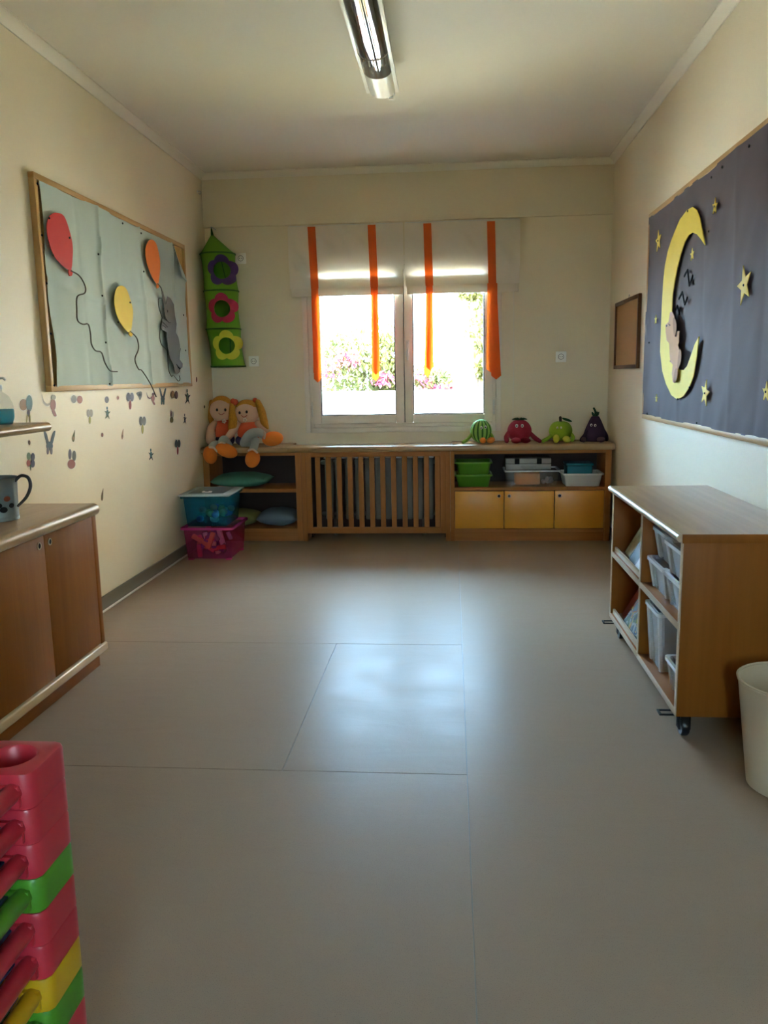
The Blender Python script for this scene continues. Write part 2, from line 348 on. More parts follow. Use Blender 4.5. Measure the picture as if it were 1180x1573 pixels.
# ------------------------------------------------------------------ roman blinds
M_blind = mat('blind_linen', (0.88, 0.80, 0.68), rough=0.8, trans=0.38, bump=0.08, bscale=250)
M_hem = mat('blind_hem', (0.86, 0.77, 0.63), rough=0.8, trans=0.10)
M_org = mat('orange_ribbon', (0.88, 0.155, 0.016), rough=0.7, trans=0.42)
def cloth(mb, x0, x1, z0, z1, y, amp=.004, seed=0, nu=40, nv=14, th=.0015):
    def fn(u, v):
        x = x0+(x1-x0)*u; z = z0+(z1-z0)*v
        return (x, y+amp*mnoise.noise(Vector((x*5+seed, z*7, seed)))+amp*.6*mnoise.noise(Vector((x*16+z*9, z*6, seed+3))), z)
    mb.grid(fn, nu, nv)
def blind(x0, x1, straps, label, seed, cord):
    t = thing('roman_blind', label, 'blind', ((x0+x1)/2, YB-.06, 1.87), 'roman blinds over the window')
    y = YB-.062
    MB().rbox(x0+.005, x1-.005, y+.012, YB-.025, 2.375, 2.405, .004).build('head_rail', M_white, t)
    m = MB(); cloth(m, x0, x1, 2.06, 2.395, y, .010, seed, nu=70, nv=24); m.build('fabric', M_blind, t)
    # lower pleat: front fold, the folded layers behind and the weighted hem
    m = MB(); cloth(m, x0+.004, x1-.004, 1.932, 2.064, y-.008, .004, seed+5); m.build('fold', M_blind, t)
    m = MB(); cloth(m, x0+.008, x1-.008, 1.925, 2.005, y+.012, .003, seed+9, nv=6); m.build('fold', M_hem, t)
    m = MB(); cloth(m, x0+.008, x1-.008, 1.915, 1.995, y+.022, .003, seed+12, nv=6); m.build('fold', M_hem, t)
    MB().rbox(x0+.014, x1-.010, y+.002, y+.010, 1.872, 1.94, .003).build('hem', M_hem, t)
    for (xc, zt, tail, wd, dx) in straps:
        s = MB(); yy = y-.0175
        s.grid(lambda u, v: (xc+(u-.5)*.060+.012*(1-v), yy+.002*math.sin(v*9), 1.93+(zt-1.93)*v), 4, 14)
        st = s.build('ribbon', M_org, t)
        # two hanging tails with pointed ends, front one narrower and shorter
        for (ox, wt, zb, oy) in ((0, wd, tail, 0), (dx, wd*.9, tail-.05, .035)):
            n = MB()
            def fn(u, v, ox=ox, wt=wt, zb=zb, oy=oy):
                z = zb+(1.935-zb)*v; tip = .03*abs(u-.5)*2*max(0, 1-v*8)
                return (xc+.012+ox*(1-v)+(u-.5)*wt*(1-.12*v), yy+oy+.006*math.sin(v*5+ox*40)+.008*math.sin(u*3.1), z+tip)
            n.grid(fn, 6, 24); n.build('ribbon_tail', M_org, t)
    if cord: MB().tube([(x1-.045, y+.01, 2.38), (x1-.045, y+.012, 1.86), (x1-.04, YB-.05, 1.2), (x1-.045, YB-.05, .85)], .0015, n=6).build('pull_cord', M_white, t)
    return t
blind(-1.250, -.362, [(-1.062, 2.388, 1.262, .062, -.006), (-.600, 2.388, 1.265, .062, -.006)], 'white roman blind with two orange ribbons over the left sash', 1, False)
blind(-.352, .520, [(-.178, 2.385, 1.290, .058, -.022), (.300, 2.385, 1.262, .085, .035)], 'white roman blind with two orange ribbons over the right sash', 20, True)

# ------------------------------------------------------------------ garden outside
M_gwall = mat('garden_wall_paint', (0.82, 0.80, 0.76), rough=0.8, var=.05)
M_ground = mat('pale_paving', (0.24, 0.22, 0.18), rough=0.9, var=.1)
struct(MB().box(-40, 40, -40, 90, -.5, -.35), 'ground', mat('bounce_lawn', (.13, .115, .06), .95, var=.3, vscale=3), 'unseen lawn around the building, toned for bounced light')  # unseen lawn, its tone set by the light it bounces indoors
struct(MB().rbox(-6, 6, YB+.33, 8.05, -.35, -.30, .01), 'bounce_terrace', mat('bounce_paving', (.82, .75, .64), .9, var=.06), 'unseen pale paving added outside the window to bounce light indoors')  # unseen pale strip added to bounce sun onto the ceiling
struct(MB().rbox(-8, -1.6, 8.06, 10.88, -.35, -.32, .01), 'bounce_yard', mat('bounce_gravel', (.52, .46, .37), .95, var=.2, vscale=40, bump=.2, bscale=80), 'unseen pale gravel added left of the window to bounce light indoors')  # unseen pale patch added to brighten the upper right wall
tag(MB().rbox(-7, 6, 10.9, 11.15, -.35, 1.06, .01).build('garden_wall', M_gwall), 'low white garden wall outside the window', 'wall')
nh = thing('bounce_house', 'unseen beige house added right of the garden to bounce warm light', 'house', (5, 15, -.35))  # unseen house added to bounce warm light onto the left wall
M_bei = mat('beige_render', (.38, .32, .235), rough=.9, var=.06)
MB().box(2.3, 8, 8.8, 24, -.35, 6.5).build('house_wall', M_bei, nh); MB().rbox(2.1, 8.2, 8.6, 24.2, 6.5, 6.75, .02).build('roof_slab', M_gwall, nh)
for yy in (10.5, 14, 17.5, 21):
    for zz in (.9, 3.9): MB().rbox(2.26, 2.4, yy, yy+1.2, zz, zz+1.3, .01).build('window', mat('grey_shutter', (.22, .26, .32), .4), nh)
def leaves(mb, blobs, n, size, seed, lo=None):
    rnd = random.Random(seed)
    for _ in range(n):
        c, r = rnd.choice(blobs)
        d = Vector((rnd.gauss(0,1), rnd.gauss(0,1), rnd.gauss(0,1))).normalized()*(rnd.random()**.4)
        p = Vector((c[0]+d.x*r[0], c[1]+d.y*r[1], c[2]+d.z*r[2]))
        if lo is not None and p.z < lo: continue
        M = Matrix.Rotation(rnd.random()*6.28, 3, 'Z') @ Matrix.Rotation(rnd.random()*2.5-1.25, 3, 'X')
        s = size*(.6+.8*rnd.random())
        mb.add([p+M@Vector(q)*s for q in ((0,-1,0), (.45,0,.1), (0,1,0), (-.45,0,.1))], [(0,1,2,3)])
M_lf1 = mat('leaf_yellow_green', (0.15, 0.15, 0.045), rough=.6, var=.45, vscale=4, trans=.4)
M_lf2 = mat('leaf_green', (0.16, 0.30, 0.05), rough=.6, var=.4, vscale=4, trans=.4)
M_pink = mat('bougainvillea_pink', (0.30, 0.07, 0.11), rough=.6, var=.3, trans=.4)
M_bark = mat('bark', (.16, .11, .07), rough=.9, var=.3)
def shrub(name, label, blobs, n, nf, fl_blobs, m, seed, size=.05):
    cx = sum(b[0][0] for b in blobs)/len(blobs); cy = blobs[0][0][1]
    t = thing(name, label, 'plant', (cx, cy, -.35))
    mb = MB(); leaves(mb, blobs, n, size, seed); mb.build('foliage', m, t, smooth=0)
    st = MB()
    for (c, r) in blobs: st.tube([(c[0]*.6+cx*.4, cy, -.35), (c[0], c[1], c[2]-.1)], [.05, .02], n=6)
    st.build('stem', M_bark, t)
    if nf:
        mb = MB(); leaves(mb, fl_blobs, nf, size*.9, seed+1); mb.build('blossom', M_pink, t, smooth=0)
Yh = 11.9
shrub('bougainvillea_bush', 'leafy green bush with pink blossom seen through the left pane', [((-1.95, Yh, 1.38), (.7, .5, .72)), ((-1.25, Yh, 1.48), (.6, .5, .72)), ((-2.7, Yh, 1.3), (.7, .5, .6)), ((-.95, Yh, 1.35), (.25, .4, .55))],
      9000, 500, [((-1.75, Yh-.4, 1.38), (.22, .15, .18)), ((-1.45, Yh-.4, 1.5), (.2, .15, .15)), ((-.95, Yh-.4, 1.22), (.2, .1, .12)), ((-1.95, Yh-.4, 1.55), (.1, .1, .1))], M_lf1, 3)
shrub('bougainvillea_bush', 'smaller pink flecked bush seen through the right pane beside the handle', [((-.35, Yh, 1.1), (.35, .4, .42)), ((-.05, Yh, 1.05), (.25, .4, .3))],
      2600, 300, [((-.45, Yh-.35, 1.2), (.22, .1, .22)), ((-.1, Yh-.35, 1.06), (.2, .1, .08))], M_lf1, 5)
shrub('garden_tree', 'airy yellow green tree at the right edge of the right pane', [((.42, 12.6, 1.95), (.30, .4, .5)), ((.38, 12.6, 1.5), (.2, .4, .25)), ((.75, 12.6, 2.3), (.5, .4, .6)), ((.55, 12.6, 1.3), (.2, .3, .15)), ((.25, 12.6, 2.5), (.2, .3, .15))],
      2600, 0, [], M_lf1, 9, .06)
hb = thing('far_house', 'white house with grey windows seen far off through the right pane', 'house', (1.0, 33, -.35))
MB().box(-1.2, 8, 33, 40, -.35, 4.2).build('house_wall', M_gwall, hb)
for (a, b, c, d) in ((676, 697, 527, 537), (682, 697, 540, 549)):
    p0 = P(a, d, 'Y', 32.98); p1 = P(b, c, 'Y', 32.98)
    wdw = MB().box(p0.x, p1.x, 32.95, 33.05, p0.z, p1.z).build('window', mat('grey_shutter', (.22, .26, .32), .4), hb)
MB().rbox(-1.5, 8.3, 32.8, 40.2, 4.2, 4.45, .02).build('roof_slab', M_gwall, hb)

# ------------------------------------------------------------------ built-in furniture under the window
FY = 6.097      # front faces
ZT0, ZT1 = .690, .735
def nose_poly(yf, ybk, z0, z1):
    r = (z1-z0)/2; c = (z0+z1)/2
    return [(ybk, z0), (ybk, z1)]+[(yf+r-r*math.sin(t), c+r*math.cos(t)) for t in [math.pi*k/10 for k in range(11)]]
wt = thing('worktop', 'brown laminate worktop with rounded nosing running under the window', 'worktop', (-.36, 6.28, ZT0))
for (a, b, ybk) in ((XL+.002, -1.252, YB-.001), (-1.25, .0, 6.31), (.002, 1.196, YB-.001)):
    MB().profile(nose_poly(FY-.035, ybk, ZT0, ZT1), 'X', a, b).build('worktop_board', M_topx, wt, smooth=50)
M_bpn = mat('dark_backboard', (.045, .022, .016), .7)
# left open bookcase
def panel(mb_args, name, m, parent, r=.002): return MB().rbox(*mb_args, r).build(name, m, parent)
bk = thing('open_bookcase', 'open wooden bookcase with one shelf under the two dolls', 'bookcase', (-1.53, 6.28, 0))
bx0, bx1, by1 = XL+.004, -1.150, YB-.002
panel((bx0, bx0+.05, FY, by1, 0, ZT0), 'side_panel', M_uz, bk); panel((bx1-.045, bx1, FY, by1, 0, ZT0), 'side_panel', M_uz, bk)
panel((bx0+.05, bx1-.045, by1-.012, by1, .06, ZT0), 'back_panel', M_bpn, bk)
panel((bx0+.05, bx1-.045, FY+.004, by1-.012, .075, .1), 'shelf', M_ux, bk); panel((bx0+.05, bx1-.045, FY+.004, by1-.012, .383, .410), 'shelf', M_ux, bk)
panel((bx0+.05, bx1-.045, FY+.012, FY+.03, .0, .075), 'plinth', M_ux, bk)
panel((bx0+.05, bx1-.045, FY, FY+.02, .668, ZT0), 'top_rail', M_ux, bk)
# radiator cover in the middle
rc = thing('radiator_cover', 'slatted wooden radiator cover in the middle below the window', 'radiator cover', (-.59, 6.1, 0))
rx0, rx1 = -1.148, -.012
panel((rx0, rx0+.035, FY, FY+.16, 0, ZT0), 'stile', M_uz, rc); panel((rx1-.035, rx1, FY, FY+.16, 0, ZT0), 'stile', M_uz, rc)
panel((rx0+.035, rx0+.075, FY+.004, FY+.026, .06, ZT0), 'stile', M_uz, rc); panel((rx1-.075, rx1-.035, FY+.004, FY+.026, .06, ZT0), 'stile', M_uz, rc)
panel((rx0+.075, rx1-.075, FY+.004, FY+.026, .652, ZT0), 'rail', M_ux, rc); panel((rx0+.075, rx1-.075, FY+.004, FY+.026, .06, .108), 'rail', M_ux, rc)
for k in range(12):
    x = -1.043+k*.0832; MB().rbox(x, x+.039, FY+.006, FY+.022, .108, .652, .002, 1).build('slat', M_uz, rc)
MB().box(rx0+.004, rx1-.004, YB-.008, YB-.002, .0, .64).build('niche_shade_board', M_bpn, rc)  # dark sheet added over the wall so the niche looks shaded
for (a, b) in ((rx0+.035, rx0+.045), (rx1-.045, rx1-.035)): MB().box(a, b, FY+.16, YB-.008, 0, .64).build('niche_shade_side', M_bpn, rc)  # dark cheeks added to stand in for shade at the niche ends
# radiator behind
M_rad = mat('shaded_enamel', (.20, .19, .165), rough=.5, spec=.2)  # white enamel darkened: the shade behind the slats is in the colour
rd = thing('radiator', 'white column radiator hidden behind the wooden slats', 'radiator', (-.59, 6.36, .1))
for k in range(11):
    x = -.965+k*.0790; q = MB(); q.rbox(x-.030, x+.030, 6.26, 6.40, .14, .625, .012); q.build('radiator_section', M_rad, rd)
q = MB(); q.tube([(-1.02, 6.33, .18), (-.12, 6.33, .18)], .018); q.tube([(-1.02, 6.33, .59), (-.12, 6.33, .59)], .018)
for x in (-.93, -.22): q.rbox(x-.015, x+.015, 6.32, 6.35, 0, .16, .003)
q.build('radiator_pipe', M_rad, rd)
MB().rbox(-1.0, -.14, 6.262, 6.40, .6255, .634, .002).build('slot_light_plate', M_white, rd)  # white plate added to stand in for light falling through the worktop slot
# right cabinet with three yellow doors
cb = thing('low_cabinet', 'wooden cabinet with open shelf above three yellow doors', 'cabinet', (.59, 6.28, 0))
cx0, cx1 = -.010, 1.180
panel((cx0, cx0+.030, FY, by1, 0, ZT0), 'side_panel', M_uz, cb); panel((cx1-.045, cx1, FY, by1, 0, ZT0), 'side_panel', M_uz, cb)
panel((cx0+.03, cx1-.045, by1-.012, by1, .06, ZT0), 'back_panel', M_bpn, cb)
panel((cx0+.03, cx1-.045, FY+.002, by1-.012, .388, .412), 'shelf', M_ux, cb); panel((cx0+.03, cx1-.045, FY+.002, by1-.012, .070, .094), 'shelf', M_ux, cb)
panel((cx0+.03, cx1-.045, FY+.010, FY+.028, 0, .070), 'plinth', M_ux, cb); panel((cx0+.03, cx1-.045, FY, FY+.02, .665, ZT0), 'top_rail', M_ux, cb)
for (a, b, hs) in ((.023, .389, 1), (.395, .764, -1), (.770, 1.132, -1)):
    d = panel((a, b, FY-.004, FY+.014, .098, .384), 'door', M_yel, cb, .003)
    hxp = b-.035 if hs > 0 else a+.035
    Mx = rot('X', 90)
    MB().lathe([(.0145, 0), (.0145, .003), (.0105, .003), (.0105, .0)], (hxp, FY-.004, .347), 20, Mx, closed=True).build('finger_ring', M_edge, d)
    MB().lathe([(.0107, 0), (.0107, .0012)], (hxp, FY-.0042, .347), 20, Mx).build('finger_hole', M_dark, d)

# ------------------------------------------------------------------ things in the cabinet and bookcase
def tub(name, label, cat, c, w, d, h, m, rim_m=None, wall=.003, taper=.03, rim=.012, group=None, rz=0, closed_top=False, rimh=.012, parts=True):
    """open rectangular tub with flared walls and a turned rim; c = centre of base"""
    t = thing(name, label, cat, c, group); t.rotation_euler.z = rz
    def ring(hx, hy, z, r=.018, n=5):
        pts = []
        for (sx, sy, a0) in ((1,1,0), (-1,1,90), (-1,-1,180), (1,-1,270)):
            for k in range(n):
                a = math.radians(a0+90*k/(n-1)); pts.append((sx*(hx-r)+r*math.cos(a), sy*(hy-r)+r*math.sin(a), z))
        return pts
    def loft(rings, cap0=True, cap1=False):
        n = len(rings[0]); vs = [p for r_ in rings for p in r_]; fs = []
        for i in range(len(rings)-1):
            for k in range(n): fs.append((i*n+k, i*n+(k+1)%n, (i+1)*n+(k+1)%n, (i+1)*n+k))
        if cap0: fs.append(tuple(range(n-1,-1,-1)))
        if cap1: fs.append(tuple((len(rings)-1)*n+k for k in range(n)))
        return vs, fs
    a, b = w/2, d/2; ta = taper
    mb = MB(); mb.add(*loft([ring(a-ta, b-ta, 0), ring(a-ta*.9, b-ta*.9, .006), ring(a-rim, b-rim, h-rimh)], True, False))
    mb.build('body', m, t, local=True)
    rm = MB(); rm.add(*loft([ring(a-rim-.002, b-rim-.002, h-rimh), ring(a, b, h-rimh), ring(a, b, h), ring(a-rim+.002, b-rim+.002, h), ring(a-rim-.002, b-rim-.002, h-rimh)], False, False))
    rm.build('rim', rim_m or m, t, local=True)
    t['_dims'] = (w, d, h); return t
M_green = mat('green_plastic', (0.085, 0.24, 0.015), rough=.4, spec=.25)
M_greenr = mat('green_plastic_rim', (0.13, 0.30, 0.03), rough=.35, spec=.3)
ZS = .412
tub('storage_tub', 'bright green plastic tub on the cabinet shelf, lower of two', 'tub', (.163, 6.245, ZS), .285, .27, .095, M_green, M_greenr, group='green tubs')
tub('storage_tub', 'bright green plastic tub stacked on an identical green tub', 'tub', (.163, 6.245, ZS+.096), .285, .27, .095, M_green, M_greenr, group='green tubs')
M_clear = see_through('frosted_plastic', (.93, .95, .95), (.62, .63, .62), .42)
M_clearr = see_through('frosted_plastic_rim', (.95, .97, .97), (.78, .79, .79), .8)
M_grey = mat('grey_white_plastic', (.60, .59, .55), rough=.35)
tub('storage_tub', 'clear plastic tub holding orange paper below the latched case', 'tub', (.605, 6.25, ZS), .42, .28, .125, see_through('clear_tub', (.95, .97, .96), (.62, .63, .62), .24), M_clearr)
cm = MB(); cm.rbox(.475, .665, 6.145, 6.24, ZS+.012, ZS+.100, .012); tag(cm.build('paper_bundle', mat('orange_paper', (.75, .25, .05), .7, var=.3)), 'orange paper bundle inside the clear tub on the cabinet shelf', 'bundle')
rr = random.Random(4); pile = []
for k in range(16): pile.append((MB().ell((.675+rr.random()*.085, 6.15+rr.random()*.12, ZS+.024+rr.random()*.03), (.016, .016, .015), nu=8, nv=6), mat('foil', (.55, .45, .5), .3, metal=.6)))
jumble('trinket_jumble', 'shiny silver pink trinkets inside the clear tub on the cabinet shelf', 'trinkets', pile, (0, 0, 0))
M_case = see_through('case_plastic', (.8, .8, .78), (.42, .41, .38), .75)
cz = ZS+.126
ca = thing('craft_case', 'grey latched craft case lying on the clear tub', 'case', (.575, 6.25, cz))
MB().rbox(.405, .745, 6.14, 6.34, cz, cz+.045, .006).build('case_base', M_case, ca); MB().rbox(.405, .745, 6.14, 6.34, cz+.047, cz+.088, .006).build('case_lid', M_case, ca)
for x in (.490, .655): MB().rbox(x-.018, x+.018, 6.128, 6.142, cz+.044, cz+.087, .003).build('latch', M_black, ca)
MB().rbox(.52, .63, 6.125, 6.139, cz+.022, cz+.034, .004).build('handle', M_case, ca)
tub('storage_tray', 'shallow pale grey plastic tray under the teal box', 'tray', (.980, 6.245, ZS), .305, .28, .098, M_grey, M_white)
M_teal = mat('teal_plastic', (.003, .15, .20), rough=.4, spec=.25)
tb = thing('lidded_box', 'small teal plastic box standing in the pale grey tray', 'box', (.963, 6.27, ZS+.03))
MB().rbox(.868, 1.058, 6.18, 6.36, ZS+.008, ZS+.150, .012).build('body', M_teal, tb); MB().rbox(.862, 1.064, 6.174, 6.366, ZS+.150, ZS+.168, .006).build('lid', M_teal, tb)
def pillow(c, w, d, h, m, label, rz=0):
    mb = MB()
    def shp(e):
        def fn(u, v):
            x = (u-.5)*2; y = (v-.5)*2; k = (max(0, 1-x*x)*max(0, 1-y*y))**.42
            return Vector((c[0], c[1], c[2]+h/2))+Matrix.Rotation(rz, 3, 'Z')@Vector((x*w/2*(1-.07*(1-y*y)*0+-.05*(y*y)*0), y*d/2, e*h/2*k+.006*mnoise.noise(Vector((x*3+c[0]*9, y*3, e)))*k))
        return fn
    mb.grid(shp(1), 20, 16); mb.grid(shp(-1), 20, 16)
    o = mb.build('cushion', m, None, smooth=60); bm = bmesh.new(); bm.from_mesh(o.data); bmesh.ops.remove_doubles(bm, verts=bm.verts[:], dist=1e-4); bmesh.ops.recalc_face_normals(bm, faces=bm.faces[:]); bm.to_mesh(o.data); bm.free()
    # piping round the seam
    pts = [Vector((c[0], c[1], c[2]+h/2))+Matrix.Rotation(rz, 3, 'Z')@Vector(p) for p in ((-w/2,-d/2,0), (w/2,-d/2,0), (w/2,d/2,0), (-w/2,d/2,0), (-w/2,-d/2,0))]
    return tag(o, label, 'cushion', 'cushions in the bookcase')
pillow((-1.655, 6.265, .410), .44, .32, .115, mat('cushion_green', (.10, .27, .18), .9, var=.1, bump=.1, bscale=200), 'sea green cushion on the upper bookcase shelf')
pillow((-1.697, 6.265, .100), .33, .30, .13, mat('cushion_olive', (.26, .25, .09), .9, var=.1, bump=.1, bscale=200), 'olive cushion on the bottom shelf, half behind the storage boxes')
pillow((-1.370, 6.265, .100), .31, .30, .14, mat('cushion_blue', (.17, .23, .27), .9, var=.1, bump=.1, bscale=200), 'grey blue cushion on the bottom bookcase shelf')

# ------------------------------------------------------------------ storage boxes on the floor
def big_box(c, w, d, h, m, rim_m, label, rz):
    t = tub('storage_box', label, 'box', c, w, d, h, m, rim_m, taper=.035, rim=.016, rz=rz, rimh=.016); return t
M_pk = see_through('pink_plastic', (.97, .50, .66), (.55, .06, .20), .40); M_pkr = see_through('pink_plastic_rim', (.9, .3, .5), (.60, .08, .25), .9)
M_bl = see_through('blue_plastic', (.35, .75, .88), (.010, .22, .33), .50)
pk = big_box((-1.70, 5.62, .012), .375, .44, .225, M_pk, M_pkr, 'see-through pink storage box of toys standing on the floor', 0)
for (sx, sy) in ((1,1), (1,-1), (-1,1), (-1,-1)):
    MB().rbox(sx*.135-.02, sx*.135+.02, sy*.16-.02, sy*.16+.02, -.012, .0, .004).build('foot', M_pkr, pk, local=True)
rr = random.Random(11)
pile = []
toycols = [(.7,.06,.03), (.75,.35,.05), (.15,.12,.12), (.6,.05,.1), (.75,.55,.3), (.8,.7,.6), (.2,.05,.25)]
for k in range(26):
    cx_, cy_, cz_ = (rr.random()-.5)*.17, (rr.random()-.5)*.24, .04+rr.random()*.10
    if k < 9: cy_ = -.135+rr.random()*.03
    Mr = Matrix.Translation((cx_, cy_, cz_)) @ Matrix.Rotation(rr.random()*6.3, 4, 'Y') @ Matrix.Rotation(rr.random()*.6, 4, 'X')
    ln = .025+rr.random()*.045
    pile.append((MB().rbox(-ln, ln, -.014, .014, -.016, .016, .006, M=Mr), mat('toy_%d' % (k % 7), toycols[k % 7], .4)))
jumble('toy_jumble', 'jumbled red and orange toys seen through the pink storage box', 'toys', pile, (-1.70, 5.62, .012))
pile = []
bb = big_box((-1.715, 5.635, .238), .345, .41, .215, M_bl, M_bl, 'see-through blue storage box with pale lid on top of the pink box', 0)
for k in range(22):
    cx_, cy_, cz_ = (rr.random()-.5)*.22, -.14+rr.random()*.26, .02+rr.random()*.09
    pile.append((MB().ell((cx_, cy_, cz_), (.028, .028, .024), nu=10, nv=7), mat('toyb_%d' % (k % 5), [(.25,.1,.4), (.6,.5,.2), (.7,.3,.2), (.1,.15,.45), (.6,.6,.55)][k % 5], .5)))
jumble('toy_jumble', 'small coloured balls seen through the blue storage box', 'toys', pile, (-1.715, 5.635, .238))
M_lid = see_through('pale_lid', (.9, .95, .95), (.62, .70, .70), .9)
lid = MB(); lid.rbox(-.182, .182, -.215, .215, .214, .228, .006); lo = lid.build('lid', M_lid, bb, local=True)
lp = MB(); lp.rbox(-.125, .125, -.155, .155, .2285, .2305, .001); lp.build('lid_panel', mat('lid_inset', (.14, .16, .155), .7, spec=.1), lo, local=True)
lp = MB(); lp.rbox(-.035, .035, -.135, -.105, .2305, .240, .004, M=rot('Z', 0)); lp.build('lid_clip', M_white, lo, local=True)
lp = MB(); lp.rbox(-.012, .012, -.128, -.112, .240, .2412, .0005); lp.build('clip_slot', M_black, lo, local=True)

# ------------------------------------------------------------------ dolls
M_skin = mat('doll_skin', (.62, .38, .25), rough=.9, bump=.1, bscale=300); M_hair = mat('doll_hair', (.62, .27, .015), rough=.8, var=.35, vscale=30, stretch=(6,6,1))
M_shirt = mat('doll_shirt', (.68, .10, .03), rough=.9, bump=.1, bscale=250); M_skirt = mat('doll_skirt', (.035, .012, .06), rough=.9)
M_tight = mat('doll_tights', (.42, .42, .36), rough=.9, bump=.1, bscale=250); M_shoe = mat('doll_shoe', (.80, .20, .015), rough=.9, bump=.15, bscale=250)
M_eye = mat('doll_eye', (.02, .008, .005), .3); M_mouth = mat('doll_mouth', (.35, .04, .03), .6); M_strap = mat('shoe_strap', (.70, .55, .42), .8)
def doll(label, Y, head, hr, torso, arms, legs, tails, flower, eyes, mouth, hairband):
    base = P(*torso[1], 'Y', Y); t = thing('rag_doll', label, 'doll', (base.x, Y, ZT1), 'rag dolls on the worktop')
    hc = P(*head, 'Y', Y)
    hd_ = MB().ell(hc, (hr[0], hr[2], hr[1]), nu=24, nv=16).build('head', M_skin, t)
    def cap(d, p): return p*1.07 if True else p
    hm = MB(); hm.ell(hc+Vector((0, .018, .014)), (hr[0]*1.06, hr[2]*1.04, hr[1]*1.06), nu=24, nv=16)
    # fringe: the front of the hair cap is open below the brow
    o = hm.build('hair', M_hair, t); bm = bmesh.new(); bm.from_mesh(o.data)
    kill = [f for f in bm.faces if (f.calc_center_median()+t.location).y < hc.y-.004 and (f.calc_center_median()+t.location).z < hc.z+hr[1]*.56+.25*abs((f.calc_center_median()+t.location).x-hc.x)*0]
    bmesh.ops.delete(bm, geom=kill, context='FACES'); bm.to_mesh(o.data); bm.free()
    for tl in tails:
        pts = [P(*q[:2], 'Y', Y+q[2]) for q in tl[0]]
        MB().tube(pts, tl[1], n=12, smooth=5).build('ponytail', M_hair, t)
    for (px, py, dy) in hairband: MB().ell(P(px, py, 'Y', Y+dy), (.02, .03, .025)).build('hair_band', M_shirt, t)
    def onface(px, py, lift=.003):
        p = P(px, py, 'Y', Y); dx = (p.x-hc.x)/hr[0]; dz = (p.z-hc.z)/hr[1]
        k = math.sqrt(max(.05, 1-dx*dx-dz*dz)); q = Vector((p.x, hc.y-hr[2]*k, p.z)); 
        v = (q-Vector((0,0,CAM_H))); return q-v.normalized()*lift
    for e in eyes: MB().ell(onface(*e), (.0095, .006, .012), nu=10, nv=8).build('eye', M_eye, hd_)
    MB().tube([onface(*q) for q in mouth], .0028, n=6, smooth=4).build('mouth', M_mouth, hd_)
    tp = [P(*q, 'Y', Y+.01) for q in torso[:2]]
    MB().tube([tp[0], tp[0].lerp(tp[1], .5), tp[1]], torso[2], n=18, smooth=4).build('shirt', M_shirt, t)
    sk = P(*torso[3], 'Y', Y); MB().ell(sk, torso[4], nu=20).build('skirt', M_skirt, t)
    for a in arms: MB().tube([P(*q[:2], 'Y', Y+q[2]) for q in a[0]], a[1], n=12, smooth=5).build('arm', M_skin, t)
    for l in legs:
        lg = MB().tube([P(*q[:2], 'Y', Y+q[2]) for q in l[0]], l[1], n=14, smooth=5).build('leg', M_tight, t)
        (fx, fy, fd), (rx, ry, rz_), ang = l[2]
        fc = P(fx, fy, 'Y', Y+fd)
        sh = MB().ell(fc, (rx, ry, rz_), rot('Y', ang), nu=22, nv=14).build('shoe', M_shoe, lg)
        st = [P(*q[:2], 'Y', Y+q[2]) for q in l[3]]; MB().tube(st, .008, n=8, smooth=4).build('shoe_strap', M_strap, lg)
    if flower:
        q = P(*flower, 'Y', Y-.072)
        f = MB()
        for k in range(5): f.ell(q+Vector((.011*math.cos(k*1.257), 0, .011*math.sin(k*1.257))), (.008, .003, .008), nu=8, nv=6)
        f.build('shirt_flower', M_strap, t)
    return t
doll('rag doll with orange shirt and hanging feet, in the corner by the left wall', 6.23, (340, 630), (.090, .092, .075),
     [(344, 651), (346, 668), [.055, .076, .076], (346, 675), (.075, .07, .06)],
     [([(330, 650, .0), (324, 660, -.03), (323, 676, -.08)], [.024, .032, .036])],
     [([(350, 684, -.04), (344, 676, -.16), (340, 684, -.19)], [.036, .036, .03], ((348, 692, -.235), (.088, .05, .052), 22), [(335, 684, -.23), (340, 680, -.245), (345, 681, -.25)]),
      ([(336, 683, -.03), (328, 684, -.14), (324, 690, -.19)], [.034, .030, .028], ((323, 699, -.22), (.052, .05, .068), -10), [(322, 687, -.25), (328, 688, -.26), (333, 693, -.26)])],
     [([(356, 620, .0), (358, 640, -.05), (357, 655, -.06), (355, 664, -.05)], [.022, .034, .034, .02]), ([(325, 618, .04), (324, 640, .06), (326, 652, .06)], [.02, .022, .02])], (344, 647),
     [(337.5, 629), (349.5, 629)], [(340, 634), (343.5, 636.5), (348, 634)], [(358, 617, .0)])
doll('rag doll with legs crossed and one foot stretched out, beside the window', 6.215, (379, 635), (.094, .088, .075),
     [(382, 652), (382, 666), [.062, .086, .088], (378, 676), (.085, .07, .05)],
     [([(366, 653, .0), (358, 662, -.05), (351, 671, -.08)], [.024, .030, .026]), ([(396, 650, .0), (404, 658, -.01), (414, 666, .0)], [.026, .028, .022])],
     [([(376, 680, -.04), (384, 668, -.12), (396, 664, -.15), (404, 668, -.15)], [.04, .038, .034, .03], ((419, 674, -.17), (.082, .055, .055), -8), [(406, 664, -.20), (407, 668, -.215), (406, 673, -.215)]),
      ([(382, 682, -.03), (392, 677, -.12), (389, 690, -.19)], [.036, .034, .030], ((388, 705, -.21), (.056, .05, .068), 18), [(382, 692, -.24), (388, 690, -.255), (395, 695, -.25)])],
     [([(396, 618, .02), (402, 632, -.01), (406, 648, -.02), (411, 657, -.02)], [.024, .030, .030, .012])], (376, 645),
     [(371.5, 633.5), (382.5, 632)], [(374.5, 637.5), (378.5, 640), (383, 637.5)], [(362, 618, .0), (392, 616, .03)])

